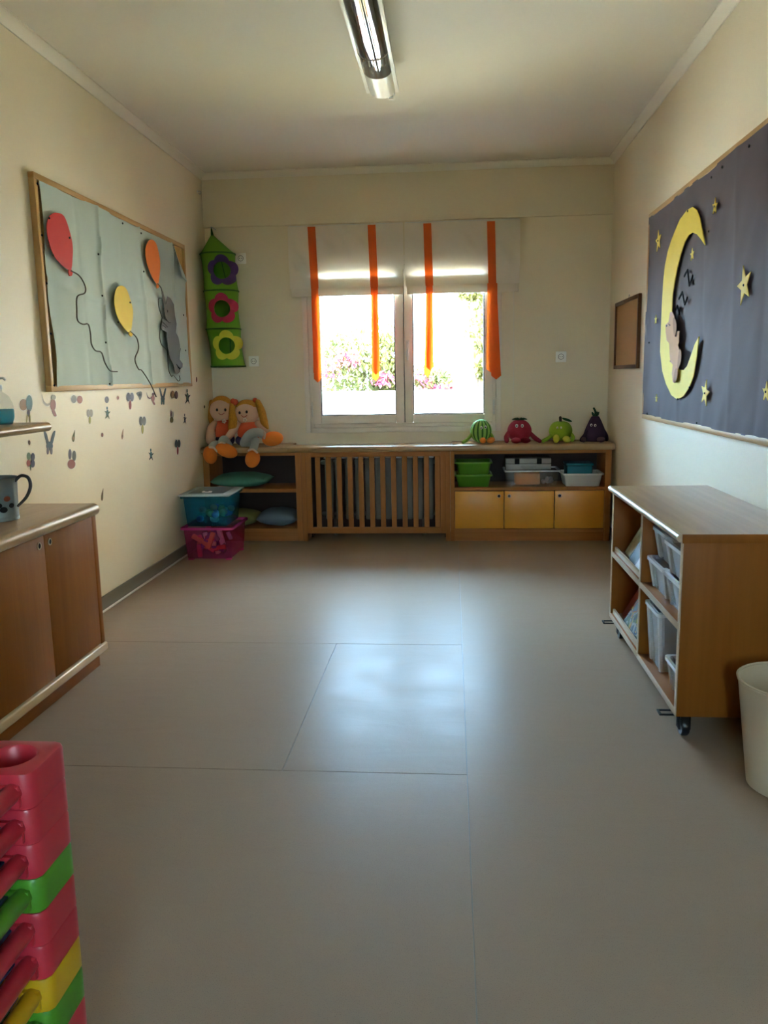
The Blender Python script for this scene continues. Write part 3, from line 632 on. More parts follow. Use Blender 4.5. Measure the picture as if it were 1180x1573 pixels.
# ------------------------------------------------------------------ plush fruit
def eyes(t, pts, Y, r=.011, pup=.005):
    for (px, py, dy) in pts:
        c = P(px, py, 'Y', Y+dy); e = MB().ell(c, (r*.9, .006, r*1.15), nu=12, nv=8).build('eye', mat('eye_white', (.75, .74, .70), .4), t)
        MB().ell(c+Vector((-.001, -.006, -.002)), (pup, .003, pup*1.2), nu=8, nv=6).build('pupil', M_black, e)
def melon_mat():
    m = bpy.data.materials.new('melon_skin'); m.use_nodes = True; nt = m.node_tree; N = nt.nodes.new; Lk = nt.links.new
    b = nt.nodes['Principled BSDF']; b.inputs['Roughness'].default_value = .85
    tc = N('ShaderNodeTexCoord'); sp = N('ShaderNodeSeparateXYZ'); Lk(tc.outputs['Object'], sp.inputs[0])
    at = N('ShaderNodeMath'); at.operation = 'ARCTAN2'; Lk(sp.outputs[0], at.inputs[0]); Lk(sp.outputs[1], at.inputs[1])
    mu = N('ShaderNodeMath'); mu.operation = 'MULTIPLY'; mu.inputs[1].default_value = 13; Lk(at.outputs[0], mu.inputs[0])
    si = N('ShaderNodeMath'); si.operation = 'SINE'; Lk(mu.outputs[0], si.inputs[0])
    rp = N('ShaderNodeValToRGB'); Lk(si.outputs[0], rp.inputs[0])
    rp.color_ramp.elements[0].position = .35; rp.color_ramp.elements[0].color = (.30, .55, .12, 1)
    rp.color_ramp.elements[1].position = .5; rp.color_ramp.elements[1].color = (.02, .11, .02, 1)
    Lk(rp.outputs[0], b.inputs['Base Color']); return m
Yp = 6.27
def plush(name, label, cx): return thing(name, label, 'plush toy', (P(cx, 680, 'Y', Yp).x, Yp, ZT1), 'plush fruit on the worktop')
# watermelon
t = plush('plush_watermelon', 'striped green watermelon plush with orange feet on the worktop', 739)
o = MB().ell((0, 0, .09), (.082, .075, .090), nu=28, nv=18).build('body', melon_mat(), t, local=True)
M_lime = mat('plush_lime', (.28, .42, .05), .9); M_of = mat('plush_orange', (.75, .22, .03), .9)
MB().tube([(-.07, -.02, .07), (-.10, -.045, .035), (-.135, -.06, .012)], [.012, .012, .014], smooth=4).build('arm', M_lime, t, local=True)
MB().tube([(.07, -.02, .07), (.085, -.03, .05), (.09, -.045, .03)], [.012, .012, .012], smooth=4).build('arm', M_lime, t, local=True)
MB().ell((.012, -.085, .026), (.024, .03, .022)).build('foot', M_of, t, local=True); MB().ell((.072, -.075, .026), (.032, .026, .022), rot('Y', -15)).build('foot', M_of, t, local=True)
eyes(t, [(739.5, 657, -.075), (746, 656, -.075)], Yp)
# red raspberry-like tomato
t = plush('plush_tomato', 'dark red round plush with long arms on the worktop', 798)
M_rd = mat('plush_red', (.32, .015, .035), .9, bump=.4, bscale=90); M_rd2 = mat('plush_dark_red', (.25, .012, .025), .9)
MB().ell((0, 0, .088), (.092, .078, .088), nu=28, nv=18).build('body', M_rd, t, local=True)
MB().tube([(-.075, -.02, .085), (-.100, -.03, .045), (-.098, -.045, .018)], [.018, .020, .018], smooth=4).build('arm', M_rd2, t, local=True)
MB().tube([(.08, -.02, .07), (.115, -.03, .035), (.150, -.045, .013)], [.016, .018, .014], smooth=4).build('arm', M_rd2, t, local=True)
MB().ell((-.032, -.08, .022), (.038, .026, .021)).build('foot', M_rd2, t, local=True); MB().ell((.040, -.08, .022), (.038, .026, .021)).build('foot', M_rd2, t, local=True)
lv = MB()
for k in range(6):
    a = k*1.047; lv.tube([(0, 0, .172), (.03*math.cos(a), .03*math.sin(a), .180), (.055*math.cos(a), .055*math.sin(a), .176)], [.007, .009, .003], n=8, smooth=3)
lv.build('leaf_crown', mat('plush_leaf', (.03, .07, .02), .9), t, local=True)
eyes(t, [(794, 654, -.078), (802.5, 654, -.078)], Yp, .012)
# green apple
t = plush('plush_apple', 'light green apple plush with leaf and yellow feet on the worktop', 861)
M_ap = mat('plush_apple_green', (.28, .42, .02), .9, bump=.1, bscale=200); M_apf = mat('plush_yellow', (.50, .46, .04), .9)
MB().ell((0, 0, .085), (.088, .078, .080), nu=28, nv=18, fn=lambda d, p: p-Vector((0, 0, .018*math.exp(-((d.x**2+d.y**2)/.08))*(1 if d.z > 0 else -.3)))).build('body', M_ap, t, local=True)
MB().tube([(-.06, -.02, .06), (-.10, -.035, .03), (-.135, -.045, .014)], [.012, .014, .014], smooth=4).build('arm', M_ap, t, local=True)
MB().tube([(.075, -.02, .06), (.088, -.035, .04), (.082, -.05, .018)], [.014, .016, .014], smooth=4).build('arm', M_ap, t, local=True)
MB().ell((-.042, -.082, .032), (.024, .024, .032)).build('foot', M_apf, t, local=True); MB().ell((.035, -.084, .026), (.032, .026, .025), rot('Y', 15)).build('foot', M_apf, t, local=True)
MB().tube([(0, 0, .135), (-.004, 0, .185)], [.009, .011]).build('stalk', mat('plush_stalk', (.03, .015, .01), .9), t, local=True)
MB().ell((.045, -.01, .168), (.040, .024, .010), rot('Y', 20)).build('leaf', mat('plush_leaf_dark', (.02, .09, .02), .9), t, local=True)
eyes(t, [(856.5, 657, -.078), (862, 657, -.078)], Yp, .008, .003)
# aubergine
t = plush('plush_aubergine', 'dark purple aubergine plush with green stalk, in the right corner', 914)
M_au = mat('plush_aubergine_skin', (.028, .008, .035), .85); M_auf = mat('plush_mauve', (.10, .05, .06), .9); M_aug = mat('plush_stalk_green', (.015, .06, .025), .9)
MB().lathe([(.004, 0), (.070, .004), (.086, .03), (.084, .06), (.066, .11), (.044, .16), (.028, .19), (.004, .197)], (0, .01, 0), 26).build('body', M_au, t, local=True)
MB().tube([(-.04, -.02, .10), (-.080, -.03, .05), (-.105, -.045, .02)], [.014, .016, .018], smooth=4).build('arm', M_au, t, local=True)
MB().tube([(.05, -.01, .10), (.076, -.02, .05), (.080, -.03, .02)], [.014, .016, .016], smooth=4).build('arm', M_au, t, local=True)
MB().ell((-.094, -.055, .02), (.02, .02, .02)).build('foot', M_auf, t, local=True); MB().ell((.030, -.085, .022), (.032, .024, .021)).build('foot', M_auf, t, local=True)
sk = MB(); sk.tube([(0, .01, .19), (0, .01, .225), (-.012, .01, .25)], [.010, .008, .008], smooth=3)
for a in (-1.0, 0.9, 2.5): sk.tube([(0, .01, .19), (.022*math.cos(a), .01-.02*math.sin(a), .205), (.034*math.cos(a), .01-.03*math.sin(a), .222)], [.012, .010, .004], smooth=3)
sk.build('stalk', M_aug, t, local=True)
eyes(t, [(908.5, 653, -.052), (914.5, 653.5, -.060)], Yp, .010, .004)

# ------------------------------------------------------------------ sockets on the window wall
M_sock = mat('socket_white', (.92, .89, .82), rough=.35)
for (px, py, lab) in ((370, 397, 'white wall socket beside the top of the green hanging organiser'), (390, 555, 'white wall socket beside the foot of the green hanging organiser'), (862, 548, 'white wall socket to the right of the window')):
    c = P(px, py, 'Y', YB-.005); c.y = YB
    t = thing('wall_socket', lab, 'socket', (c.x, YB, c.z), 'wall sockets')
    MB().rbox(-.041, .041, -.010, 0, -.041, .041, .004).build('plate', M_sock, t, local=True)
    MB().lathe([(.022, 0), (.022, .002), (.019, .002), (.019, 0)], (0, -.010, 0), 24, rot('X', 90), closed=True).build('socket_ring', mat('socket_shadow', (.10, .09, .08), .6), t, local=True)
    MB().lathe([(.019, 0), (.019, .001)], (0, -.010, 0), 24, rot('X', 90)).build('socket_face', M_sock, t, local=True)
    MB().lathe([(.0035, 0), (.0035, .0022)], (-.0085, -.010, 0), 10, rot('X', 90)).build('pin_hole', M_black, t, local=True)
    MB().lathe([(.0035, 0), (.0035, .0022)], (.0085, -.010, 0), 10, rot('X', 90)).build('pin_hole', M_black, t, local=True)

# ------------------------------------------------------------------ green hanging organiser
M_net = see_through('green_net', (.45, .75, .15), (.17, .40, .02), .80, .8); M_hoop = mat('green_hoop', (.03, .12, .006), .7)
YO = YB-.155
oc = [P(334.5, 391, 'Y', YO), P(340, 448, 'Y', YO), P(343.5, 506, 'Y', YO), P(351, 563, 'Y', YO)]
RO = .132
og = thing('hanging_organiser', 'green mesh three-tier organiser with flower openings hanging in the corner', 'organiser', (oc[3].x, YO, oc[3].z))
apex = P(326, 362, 'Y', YO); hook = P(324.5, 350, 'Y', YO)
flow = [P(340, 415, 'Y', YO-RO), P(340.5, 474, 'Y', YO-RO), P(347.5, 531, 'Y', YO-RO)]
cols = [(.075, .03, .13), (.42, .02, .07), (.52, .50, .03)]
nms = ['purple flower opening', 'pink red flower opening', 'yellow flower opening']
def axis_at(z):
    for i in range(3):
        if z >= oc[i+1].z or i == 2:
            k = (z-oc[i+1].z)/(oc[i].z-oc[i+1].z); return oc[i+1].lerp(oc[i], k)
for i in range(3):
    a, b = oc[i], oc[i+1]; nU, nV = 64, 20; mb = MB()
    vs = []; 
    for j in range(nV+1):
        k = j/nV; c = a.lerp(b, k); r = RO*(1-.07*math.sin(math.pi*k))
        for u in range(nU): vs.append(Vector((c.x+r*math.cos(2*math.pi*u/nU), c.y+r*math.sin(2*math.pi*u/nU), c.z)))
    fs = []
    for j in range(nV):
        for u in range(nU):
            f = (j*nU+u, j*nU+(u+1)%nU, (j+1)*nU+(u+1)%nU, (j+1)*nU+u); c = sum((vs[q] for q in f), Vector())/4
            if c.y < YO and (c.x-flow[i].x)**2+((c.z-flow[i].z)*.92)**2 < .060**2: continue
            fs.append(f)
    mb.add(vs, fs); mb.build('net_wall', M_net, og)
    # petal ring wrapped on the cylinder
    fl_ = MB(); n = 80; ring = []
    for s_, rad in ((0, None), (1, .058)):
        for k in range(n):
            th = 2*math.pi*k/n; rr_ = rad or (.083+.025*abs(math.cos(2.5*(th-math.pi/2)))**.8)
            x = flow[i].x+rr_*math.cos(th); z = flow[i].z+rr_*1.08*math.sin(th); c = axis_at(z); dx = max(-.128, min(.128, x-c.x))
            ring.append(Vector((x, c.y-math.sqrt(max(.0004, (RO*.985)**2-dx*dx))-.004, z)))
    vs = ring+[p+Vector((0, -.006, 0)) for p in ring]; fs = []
    for k in range(n):
        q = (k+1) % n
        fs += [(k, q, n+q, n+k), (2*n+k, 3*n+k, 3*n+q, 2*n+q), (k, 2*n+k, 2*n+q, q), (n+k, n+q, 3*n+q, 3*n+k)]
    fl_.add(vs, fs); fo = fl_.build('flower_opening', mat('flower_%d' % i, cols[i], .8, bump=.1, bscale=200), og); fo['label'] = nms[i]
for i in range(4):
    c = oc[i]; pts = [(c.x+RO*math.cos(2*math.pi*k/40), c.y+RO*math.sin(2*math.pi*k/40), c.z) for k in range(41)]
    MB().tube(pts, .0065, n=6, cap=False).build('hoop', M_hoop, og)
    if i: MB().lathe([(RO*.98, 0), (RO*.98, .003)], (c.x, c.y, c.z-.0015), 40).build('net_floor', M_net, og)
mb = MB(); n = 40; vs = [Vector((oc[0].x+RO*math.cos(2*math.pi*k/n), YO+RO*math.sin(2*math.pi*k/n), oc[0].z)) for k in range(n)]+[apex+Vector((.012*math.cos(2*math.pi*k/n), .012*math.sin(2*math.pi*k/n), 0)) for k in range(n)]
mb.add(vs, [(k, (k+1)%n, n+(k+1)%n, n+k) for k in range(n)]); mb.build('net_cone', M_net, og)
MB().tube([apex, apex+Vector((-.002, 0, .02)), hook], [.012, .009, .004], n=8).build('hanging_loop', M_hoop, og)
MB().tube([(apex.x+.03, YO+.10, oc[0].z-.02), (oc[1].x+.03, YO+.11, oc[1].z), (oc[3].x-.01, YO+.11, oc[3].z)], .004, n=6).build('seam_tape', M_hoop, og)
tag(MB().tube([(hook.x, YB-.03, hook.z+.005), (hook.x, YO, hook.z+.006), (hook.x, YO-.012, hook.z-.006)], .003, n=8, smooth=4).build('wall_hook', M_metal), 'small metal hook holding the green organiser', 'hook')
c = P(305, 294, 'X', XL+.01); t = thing('cup_hook', 'tiny round wall hook high in the left corner', 'hook', (XL, c.y, c.z))
MB().lathe([(.012, 0), (.012, .004)], (0, 0, 0), 14, rot('Y', 90)).build('rosette', M_white, t, local=True)
MB().tube([(.004, 0, 0), (.022, 0, 0), (.030, 0, -.010), (.022, 0, -.020), (.012, 0, -.016)], .003, n=6, smooth=4).build('hook_wire', M_metal, t, local=True)

# ------------------------------------------------------------------ left pinboard with balloons
def smooth_poly(pts, k=4):
    """closed Catmull-Rom through the given 2-D points"""
    n = len(pts); out = []
    for i in range(n):
        p0, p1, p2, p3 = (Vector(pts[(i+j-1) % n]) for j in range(4))
        for s in range(k):
            t = s/k; out.append(.5*((2*p1)+(p2-p0)*t+(2*p0-5*p1+4*p2-p3)*t*t+(3*p1-p0-3*p2+p3)*t**3))
    return [tuple(p) for p in out]
def cutout(pix, X, th):
    """paper shape traced in pixels, cut from card lying against the plane X"""
    return MB().prism([P(p[0], p[1], 'X', X) for p in pix], (th, 0, 0))
def pins(pix, X, parent, s, m):
    for (a, b) in pix:
        c = P(a, b, 'X', X); MB().ell(c, (.004, .006, .006), nu=8, nv=6).build('push_pin', m, parent)
M_pin = mat('pin_black', (.015, .015, .015), .5, spec=.15)
def board(name, label, side, X, y0, y1, z0, z1, t, dep, cat='pinboard'):
    s = 1 if side == 'L' else -1; xw = X; xa, xb = sorted((xw, xw+s*dep)); xc = sorted((xw, xw+s*dep*.45))
    o = thing(name, label, cat, (xw, (y0+y1)/2, z0))
    MB().rbox(xa, xb, y0, y1, z0, z0+t, .003).build('frame_rail', M_frame, o); MB().rbox(xa, xb, y0, y1, z1-t, z1, .003).build('frame_rail', M_frame, o)
    MB().rbox(xa, xb, y0, y0+t, z0+t, z1-t, .003).build('frame_rail', M_framez, o); MB().rbox(xa, xb, y1-t, y1, z0+t, z1-t, .003).build('frame_rail', M_framez, o)
    MB().box(xc[0], xc[1], y0+t, y1-t, z0+t, z1-t).build('cork_panel', M_cork, o)
    return o
LY0, LY1, LZ0, LZ1 = 3.745, 5.872, 1.207, 2.200
board('pinboard', 'wood framed pinboard on the left wall covered in pale blue paper', 'L', XL, LY0, LY1, LZ0, LZ1, .028, .030)
XP = XL+.019      # paper plane
M_bp = mat('pale_blue_paper', (.52, .60, .53), rough=.75, var=.05, vscale=2.5, spec=.12)
py0, py1, pz0, pz1 = LY0+.055, LY1-.030, LZ0+.020, LZ1-.024
creases = [4.16, 4.41, 4.72, 5.02, 5.33, 5.60]
fa = Vector((5.60, pz1)); fb = Vector((py1, 1.93)); fd_ = (fb-fa).normalized(); fn_ = Vector((-fd_.y, fd_.x))
if fn_.dot(Vector((py1, pz1))-fa) < 0: fn_ = -fn_
def paper_fn(u, v):
    y = py0+(py1-py0)*u; z = pz0+(pz1-pz0)*v; h = 0.0
    for i, c in enumerate(creases):
        d = y-c-.04*(1.7-z)*(1 if i < 2 else .3); h += .016*math.exp(-abs(d)/.013)*(1 if i % 2 else -.35)
    h += .009*math.exp(-abs(z-1.72-.03*math.sin(y*4))/.02)
    h += .012*mnoise.noise(Vector((y*2.5, z*3, 1.7)))+.006*mnoise.noise(Vector((y*7, z*6, 4)))
    h += .012*math.exp(-((y-py0)/.10)**2)*max(0, 1-abs(z-1.35)/.3)
    dist = (Vector((y, z))-fa).dot(fn_)
    if dist > 0:      # corner curled over and hanging forward
        q = Vector((y, z))-fn_*dist; R_ = .008; a = min(dist/R_, math.pi*.92)
        along = q-fn_*0
        if dist/R_ <= math.pi*.92: yy = along+fn_*(R_*math.sin(a)); h += R_*(1-math.cos(a))
        else:
            ex = dist-R_*math.pi*.92; yy = along+fn_*(R_*math.sin(a)+ex*math.cos(a)); h += R_*(1-math.cos(a))+ex*math.sin(a)
        y, z = yy
    return (XP+.003+max(0, h+.004), y, z)
pp = MB(); pp.grid(paper_fn, 150, 70)
pb = pp.build('paper_sheet', M_bp, None, smooth=60); tag(pb, 'pale blue creased paper pinned to the left board, one corner curled', 'paper')
s1 = .2712
def c1(l): return [(x*s1, 240+y*s1) for (x, y) in l]
pins(c1([(212,155),(238,447),(265,720),(288,1005),(308,1298),(540,312),(558,555),(580,790),(600,1055),(622,1290),(695,380),(800,436),(815,653),(830,842),(846,1075),(1040,900),(1052,1100)]), XP+.016, pb, 1, M_pin)
M_str = mat('balloon_string', (.07, .06, .04), .8)
XQ = XP+.024
def balloon(label, outline, knot, string, col, nm):
    t = thing('paper_balloon', label, 'paper balloon', P(*c1([outline[0]])[0], 'X', XQ), 'paper balloons on the left board')
    m = mat('card_'+nm, col, .6, var=.04, spec=.12)
    b = cutout(smooth_poly(c1(outline)), XQ, .003).build('balloon_body', m, t)
    cutout(smooth_poly(c1(knot), 3), XQ, .005).build('balloon_knot', m, t)
    MB().tube([P(*q, 'X', XQ+.004) for q in c1(string)], .0035, n=6, smooth=5).build('balloon_string', M_str, t)
    return t
r_ = balloon('red paper balloon with long wavy string, nearest on the left board', [(318,320),(360,340),(390,420),(408,500),(408,580),(396,645),(342,610),(300,555),(275,485),(262,410),(270,355),(290,328)], [(384,650),(398,640),(406,655),(403,675),(390,678)],
        [(400,648),(450,678),(482,735),(480,775),(438,795),(435,870),(440,930),(470,952),(500,952),(512,1000),(518,1062),(540,1100),(575,1112),(595,1170),(625,1215),(665,1220)], (.62, .035, .03), 'red')
pins(c1([(280,350),(395,462),(302,560)]), XQ+.006, r_, 1, M_pin)
r_ = balloon('yellow paper balloon low in the middle of the left board', [(688,733),(715,755),(735,810),(750,870),(748,930),(735,998),(700,972),(668,920),(650,860),(645,800),(658,748)], [(726,1005),(738,992),(748,1005),(740,1022)],
        [(738,992),(775,1030),(785,1090),(765,1150),(785,1205),(805,1215),(850,1285),(885,1362)], (.85, .58, .035), 'yellow')
pins(c1([(738,828),(670,940)]), XQ+.006, r_, 1, M_pin)
r_ = balloon('orange paper balloon held above the grey paper elephant', [(850,472),(880,490),(900,560),(906,620),(900,690),(890,725),(858,680),(835,620),(823,560),(828,505)], [(884,728),(896,722),(896,742),(888,748)],
        [(893,722),(912,745),(920,775)], (.85, .20, .03), 'orange')
s4 = .1589
def c4(l): return [(180+x*s4, 350+y*s4) for (x, y) in l]
el = thing('paper_elephant', 'grey paper elephant cutout hanging on the orange balloon', 'paper cutout', P(260, 560, 'X', XQ))
elb = cutout(c4([(484,664),(512,680),(545,740),(556,850),(572,930),(562,1010),(590,1060),(606,1150),(598,1240),(602,1275),(630,1312),(628,1350),(600,1362),(606,1392),(580,1412),(556,1400),(540,1320),(505,1255),(488,1170),(478,1010),(430,985),(430,872),(468,900),(476,902),(462,840),(440,690),(428,625),(440,615),(456,680),(468,740)]), XQ+.006, .003).build('elephant_body', mat('grey_card', (.19, .19, .18), .7, var=.06, spec=.12), el)
for ln in ([(440,910),(465,935),(490,960)], [(440,940),(470,965)], [(475,880),(500,915),(520,915)], [(575,1320),(600,1355),(615,1360)], [(600,1255),(605,1210),(614,1165)]):
    MB().tube([P(*q, 'X', XQ+.010) for q in c4(ln)], .0018, n=5, smooth=3).build('drawn_line', M_pin, elb)
MB().ell(P(*c4([(489,806)])[0], 'X', XQ+.010), (.002, .007, .009), nu=8, nv=6).build('drawn_eye', M_pin, elb)
MB().tube([P(*q, 'X', XQ+.006) for q in c4([(425,680),(400,690),(405,770),(430,850),(440,880),(420,960),(412,1050),(430,1130),(475,1175),(490,1220),(495,1360),(525,1435),(545,1425),(590,1480),(608,1460),(600,1430)])], .0025, n=6, smooth=5).build('balloon_string', M_str, el)

# ------------------------------------------------------------------ stickers on the left wall
M_sw = mat('sticker_backing', (.80, .75, .62), .5, spec=.15)
CS = dict(teal=(.08,.22,.22), green=(.14,.22,.12), peach=(.58,.33,.18), pink=(.52,.20,.17), lilac=(.24,.21,.26), grey=(.24,.23,.21), red=(.42,.05,.04), blue=(.10,.16,.21), dark=(.05,.05,.06), yellow=(.62,.52,.10), brown=(.22,.12,.06), olive=(.25,.22,.08), mauve=(.25,.12,.13), cream=(.6,.52,.4))
XS = XL+.0004
def sticker(cx, cy, w, h, kind, cols, label):
    t = thing('wall_sticker', label, 'sticker', P(cx, cy, 'X', XL), 'stickers on the left wall')
    def pt(u, v): return (cx+u*w/2, cy+v*h/2)
    def blob(pts, X, th, m, nm): cutout(smooth_poly([pt(*p) for p in pts], 3), X, th).build(nm, m, t)
    def ov(u, v, a, b, n=10): return [(u+a*math.cos(2*math.pi*k/n), v+b*math.sin(2*math.pi*k/n)) for k in range(n)]
    C_ = [mat('sticker_'+c, tuple(.62*q for q in CS[c]), .5, spec=.1) for c in cols]
    layout = {
     'butterfly': [(ov(-.45,-.45,.48,.5), 0, 'wing'), (ov(.45,-.45,.48,.5), 0, 'wing'), (ov(0,.45,.3,.52), 1, 'body')],
     'drop': [([(.5,-1),(.45,-.2),(.4,.5),(0,.95),(-.5,.7),(-.5,.1),(0,-.5)], 0, 'body'), (ov(0,.35,.25,.3), 1, 'patch')],
     'insect': [(ov(0,.1,.4,.55), 0, 'body'), ([(-.9,-.3),(-.2,-.1),(-.25,.1)], 1, 'wing'), ([(.9,-.2),(.2,-.05),(.3,.2)], 1, 'wing'), (ov(-.1,-.7,.2,.25), 0, 'head'), ([(-.7,.9),(-.2,.4),(0,.6)], 1, 'leg'), ([(.6,.95),(.1,.5),(.3,.4)], 1, 'leg')],
     'bird': [(ov(-.35,-.25,.5,.42), 0, 'body'), (ov(.4,-.35,.4,.6), 1, 'wing'), (ov(.3,.35,.18,.25), 2, 'head'), ([(.0,1),(.08,.5),(.18,.5),(.12,1)], 3, 'leg'), ([(.45,1),(.4,.5),(.5,.5),(.55,1)], 3, 'leg')],
     'tail': [([(-.95,-.95),(-.75,-.4),(-.3,-.1),(.2,-.25),(.2,-.1),(-.3,.1),(-.8,-.2)], 0, 'tail'), (ov(.45,.0,.35,.5), 1, 'body'), ([(.5,.3),(.9,.9),(.6,.95),(.3,.5)], 1, 'leg'), (ov(.5,-.65,.3,.22), 0, 'head')],
     'ears': [([(-.9,-1),(-.5,-.9),(-.1,.0),(-.4,.2)], 0, 'ear'), ([(.9,-1),(.5,-.9),(.1,.0),(.4,.2)], 0, 'ear'), (ov(0,.3,.5,.4), 0, 'body'), ([(-.4,.5),(-.1,.5),(-.15,1),(-.4,1)], 1, 'leg'), ([(.4,.5),(.1,.5),(.15,1),(.4,1)], 1, 'leg')],
     'pair': [(ov(-.45,0,.42,.75), 0, 'figure'), (ov(.45,.1,.42,.75), 1, 'figure')],
     'oval': [(ov(0,0,.7,.85), 0, 'body'), (ov(.1,.1,.35,.4), 1, 'patch')],
     'triangle': [([(-.9,-.6),(.6,-.95),(.8,0),(.2,.95),(-.2,.3)], 0, 'body'), (ov(.1,-.2,.4,.35), 1, 'patch')],
     'bug': [(ov(-.3,-.45,.28,.5), 0, 'wing'), (ov(.45,-.3,.35,.5), 1, 'wing'), (ov(-.05,.5,.7,.45), 2, 'body')],
     'flower': [(ov(-.4,-.4,.4,.4), 0, 'petal'), (ov(.45,-.35,.4,.4), 1, 'petal'), (ov(-.45,.3,.4,.35), 2, 'petal'), (ov(.4,.35,.45,.4), 1, 'petal'), ([(-.1,.5),(.1,.5),(.05,1),(-.05,1)], 0, 'stem')],
    }[kind]
    # white die-cut margin behind every piece, then the coloured pieces
    for (pl, ci, nm) in layout:
        cu = sum(p[0] for p in pl)/len(pl); cv = sum(p[1] for p in pl)/len(pl)
        if kind in ('tail', 'pair', 'bird', 'butterfly', 'bug'): blob([(cu+(p[0]-cu)*1.22, cv+(p[1]-cv)*1.18) for p in pl], XS-.0004, .0008, M_sw, 'backing')
    for k, (pl, ci, nm) in enumerate(layout):
        blob(pl, XS+.0006, .0005+.0002*k, C_[min(ci, len(C_)-1)], nm)
    return t
sticker(40,627,24,42,'bird',['peach','teal','dark','yellow'],'peach and teal bird sticker with yellow legs above the wall shelf end')
sticker(76,622,24,36,'tail',['cream','pink'],'pink long tailed creature sticker under the board corner')
sticker(118,613,20,16,'pair',['grey','pink'],'pair of pink and grey figures on one white sticker')
sticker(164,614,9,12,'oval',['lilac','grey'],'lilac grey oval sticker just under the board')
sticker(165,634,10,20,'insect',['teal','green'],'teal insect sticker below the lilac oval one')
sticker(138,640,10,23,'butterfly',['cream','yellow'],'cream and yellow butterfly sticker left of the teal insect')
sticker(181,611,5,8,'oval',['peach','red'],'tiny peach sticker just under the board frame')
sticker(200,616,12,27,'butterfly',['lilac','red'],'lilac winged butterfly sticker with red body under the board')
sticker(214,608,10,14,'triangle',['grey','dark'],'dark grey triangular sticker touching the board frame')
sticker(232,612,14,20,'tail',['mauve','pink'],'mauve curly tailed sticker beside the yellow balloon string')
sticker(250,609,12,24,'ears',['blue','teal'],'blue long eared sticker under the board')
sticker(268,606,12,16,'pair',['peach','mauve'],'peach and mauve sticker right of the blue long eared one')
sticker(288,609,10,24,'insect',['green','dark'],'dark green sticker under the far board corner')
sticker(219,653,11,28,'butterfly',['grey','yellow'],'grey winged butterfly sticker with yellow body in the second row')
sticker(264,640,7,20,'bug',['mauve','cream','olive'],'slim mauve and olive bug sticker right of the yellow bodied butterfly')
sticker(284,643,6,16,'insect',['dark','grey'],'small dark insect sticker nearest the corner in the second row')
sticker(188,667,6,17,'drop',['peach','brown'],'slim peach brown sticker left below the yellow bodied butterfly')
sticker(157,668,5,8,'oval',['brown','red'],'tiny brown sticker in the middle of the wall')
sticker(113,670,8,19,'drop',['olive','peach'],'olive drop shaped sticker right of the wall shelf')
sticker(76,680,20,34,'ears',['blue','lilac'],'blue grey creature sticker hanging just below the wall shelf end')
sticker(45,680,5,8,'oval',['mauve','olive'],'tiny mauve sticker under the wall shelf')
sticker(47,707,15,30,'flower',['green','lilac','red'],'green lilac and red flower sticker above the metal jug')
sticker(110,705,17,32,'bug',['lilac','grey','pink'],'large pink bug sticker with lilac wings above the left cabinet')
sticker(157,760,6,20,'drop',['brown','olive'],'lowest brown drop sticker, right of the cabinet top')
sticker(232,698,9,19,'insect',['teal','dark'],'dark teal insect sticker low on the wall')
sticker(273,687,9,24,'butterfly',['dark','red'],'dark winged butterfly sticker with red body low near the blue storage box')
sticker(314,625,3,6,'oval',['olive','dark'],'tiny olive sticker beside the dolls')
sticker(302,583,3,10,'oval',['brown','red'],'tiny brown sticker right of the left board')

# ------------------------------------------------------------------ right pinboard with the night sky
RY0, RY1, RZ0, RZ1 = 2.80, 5.19, .965, 2.180
board('pinboard', 'wood framed pinboard on the right wall covered in dark blue paper', 'R', XR, RY0, RY1, RZ0, RZ1, .030, .028)
XPR = XR-.020
M_np = mat('night_blue_paper', (.096, .070, .074), rough=.7, var=.06, vscale=2, spec=.12)
def night_fn(u, v):
    y = RY0+.012+(RY1-RY0-.020)*u; z = RZ0+.024+(RZ1-RZ0-.046)*v; h = 0
    z = min(z, RZ1-.016-.006*mnoise.noise(Vector((y*9, 0, 2))))
    for i, c in enumerate((3.3, 3.62, 4.03, 4.40, 4.75)):
        h += (.005 if i % 2 else -.004)*math.exp(-abs(y-c-.03*math.sin(z*3+i))/.03)
    h += .008*mnoise.noise(Vector((y*3.5, z*1.6, 7.7)))+.004*mnoise.noise(Vector((y*9+z*5, z*4, 1.1)))
    return (XPR-.008-h*.8, y, z)
pp = MB(); pp.grid(night_fn, 140, 70); npz = pp.build('paper_sheet', M_np, None, smooth=60); tag(npz, 'dark blue creased paper pinned to the right board', 'paper')
XM = XPR-.018
s5 = .2161
def c5(l): return [(1000+x*s5, 300+y*s5) for (x, y) in l]
def s7(l): return [(960+x*.3303, 180+y*.3306) for (x, y) in l]
M_moon = mat('moon_card', (.82, .62, .055), .6, var=.04, spec=.12)
mo = thing('paper_moon', 'large yellow paper crescent moon on the night sky board', 'paper cutout', P(1040, 612, 'X', XM))
outer = [(390,355),(372,260),(352,160),(330,105),(302,82),(262,105),(213,170),(180,245),(150,320),(125,400),(105,500),(93,610),(84,760),(76,950),(70,1110),(86,1250),(112,1340),(150,1420),(190,1450),(237,1428),(280,1360),(310,1280),(330,1150),(346,1004)]
inner = [(316,1062),(290,1140),(262,1215),(238,1242),(205,1240),(180,1205),(164,1120),(154,1000),(152,850),(160,700),(176,600),(195,505),(217,420),(246,332),(275,282),(302,265),(332,276),(362,312)]
cutout(c5(outer+inner), XM, -.004).build('moon_card', M_moon, mo)
pins(c5([(262,112),(196,520),(140,1178),(274,1366),(190,1449)]), XM-.005, mo, -1, M_pin)
br = thing('paper_bear', 'tan paper bear cutout sleeping in the crescent moon', 'paper cutout', P(1037, 585, 'X', XM))
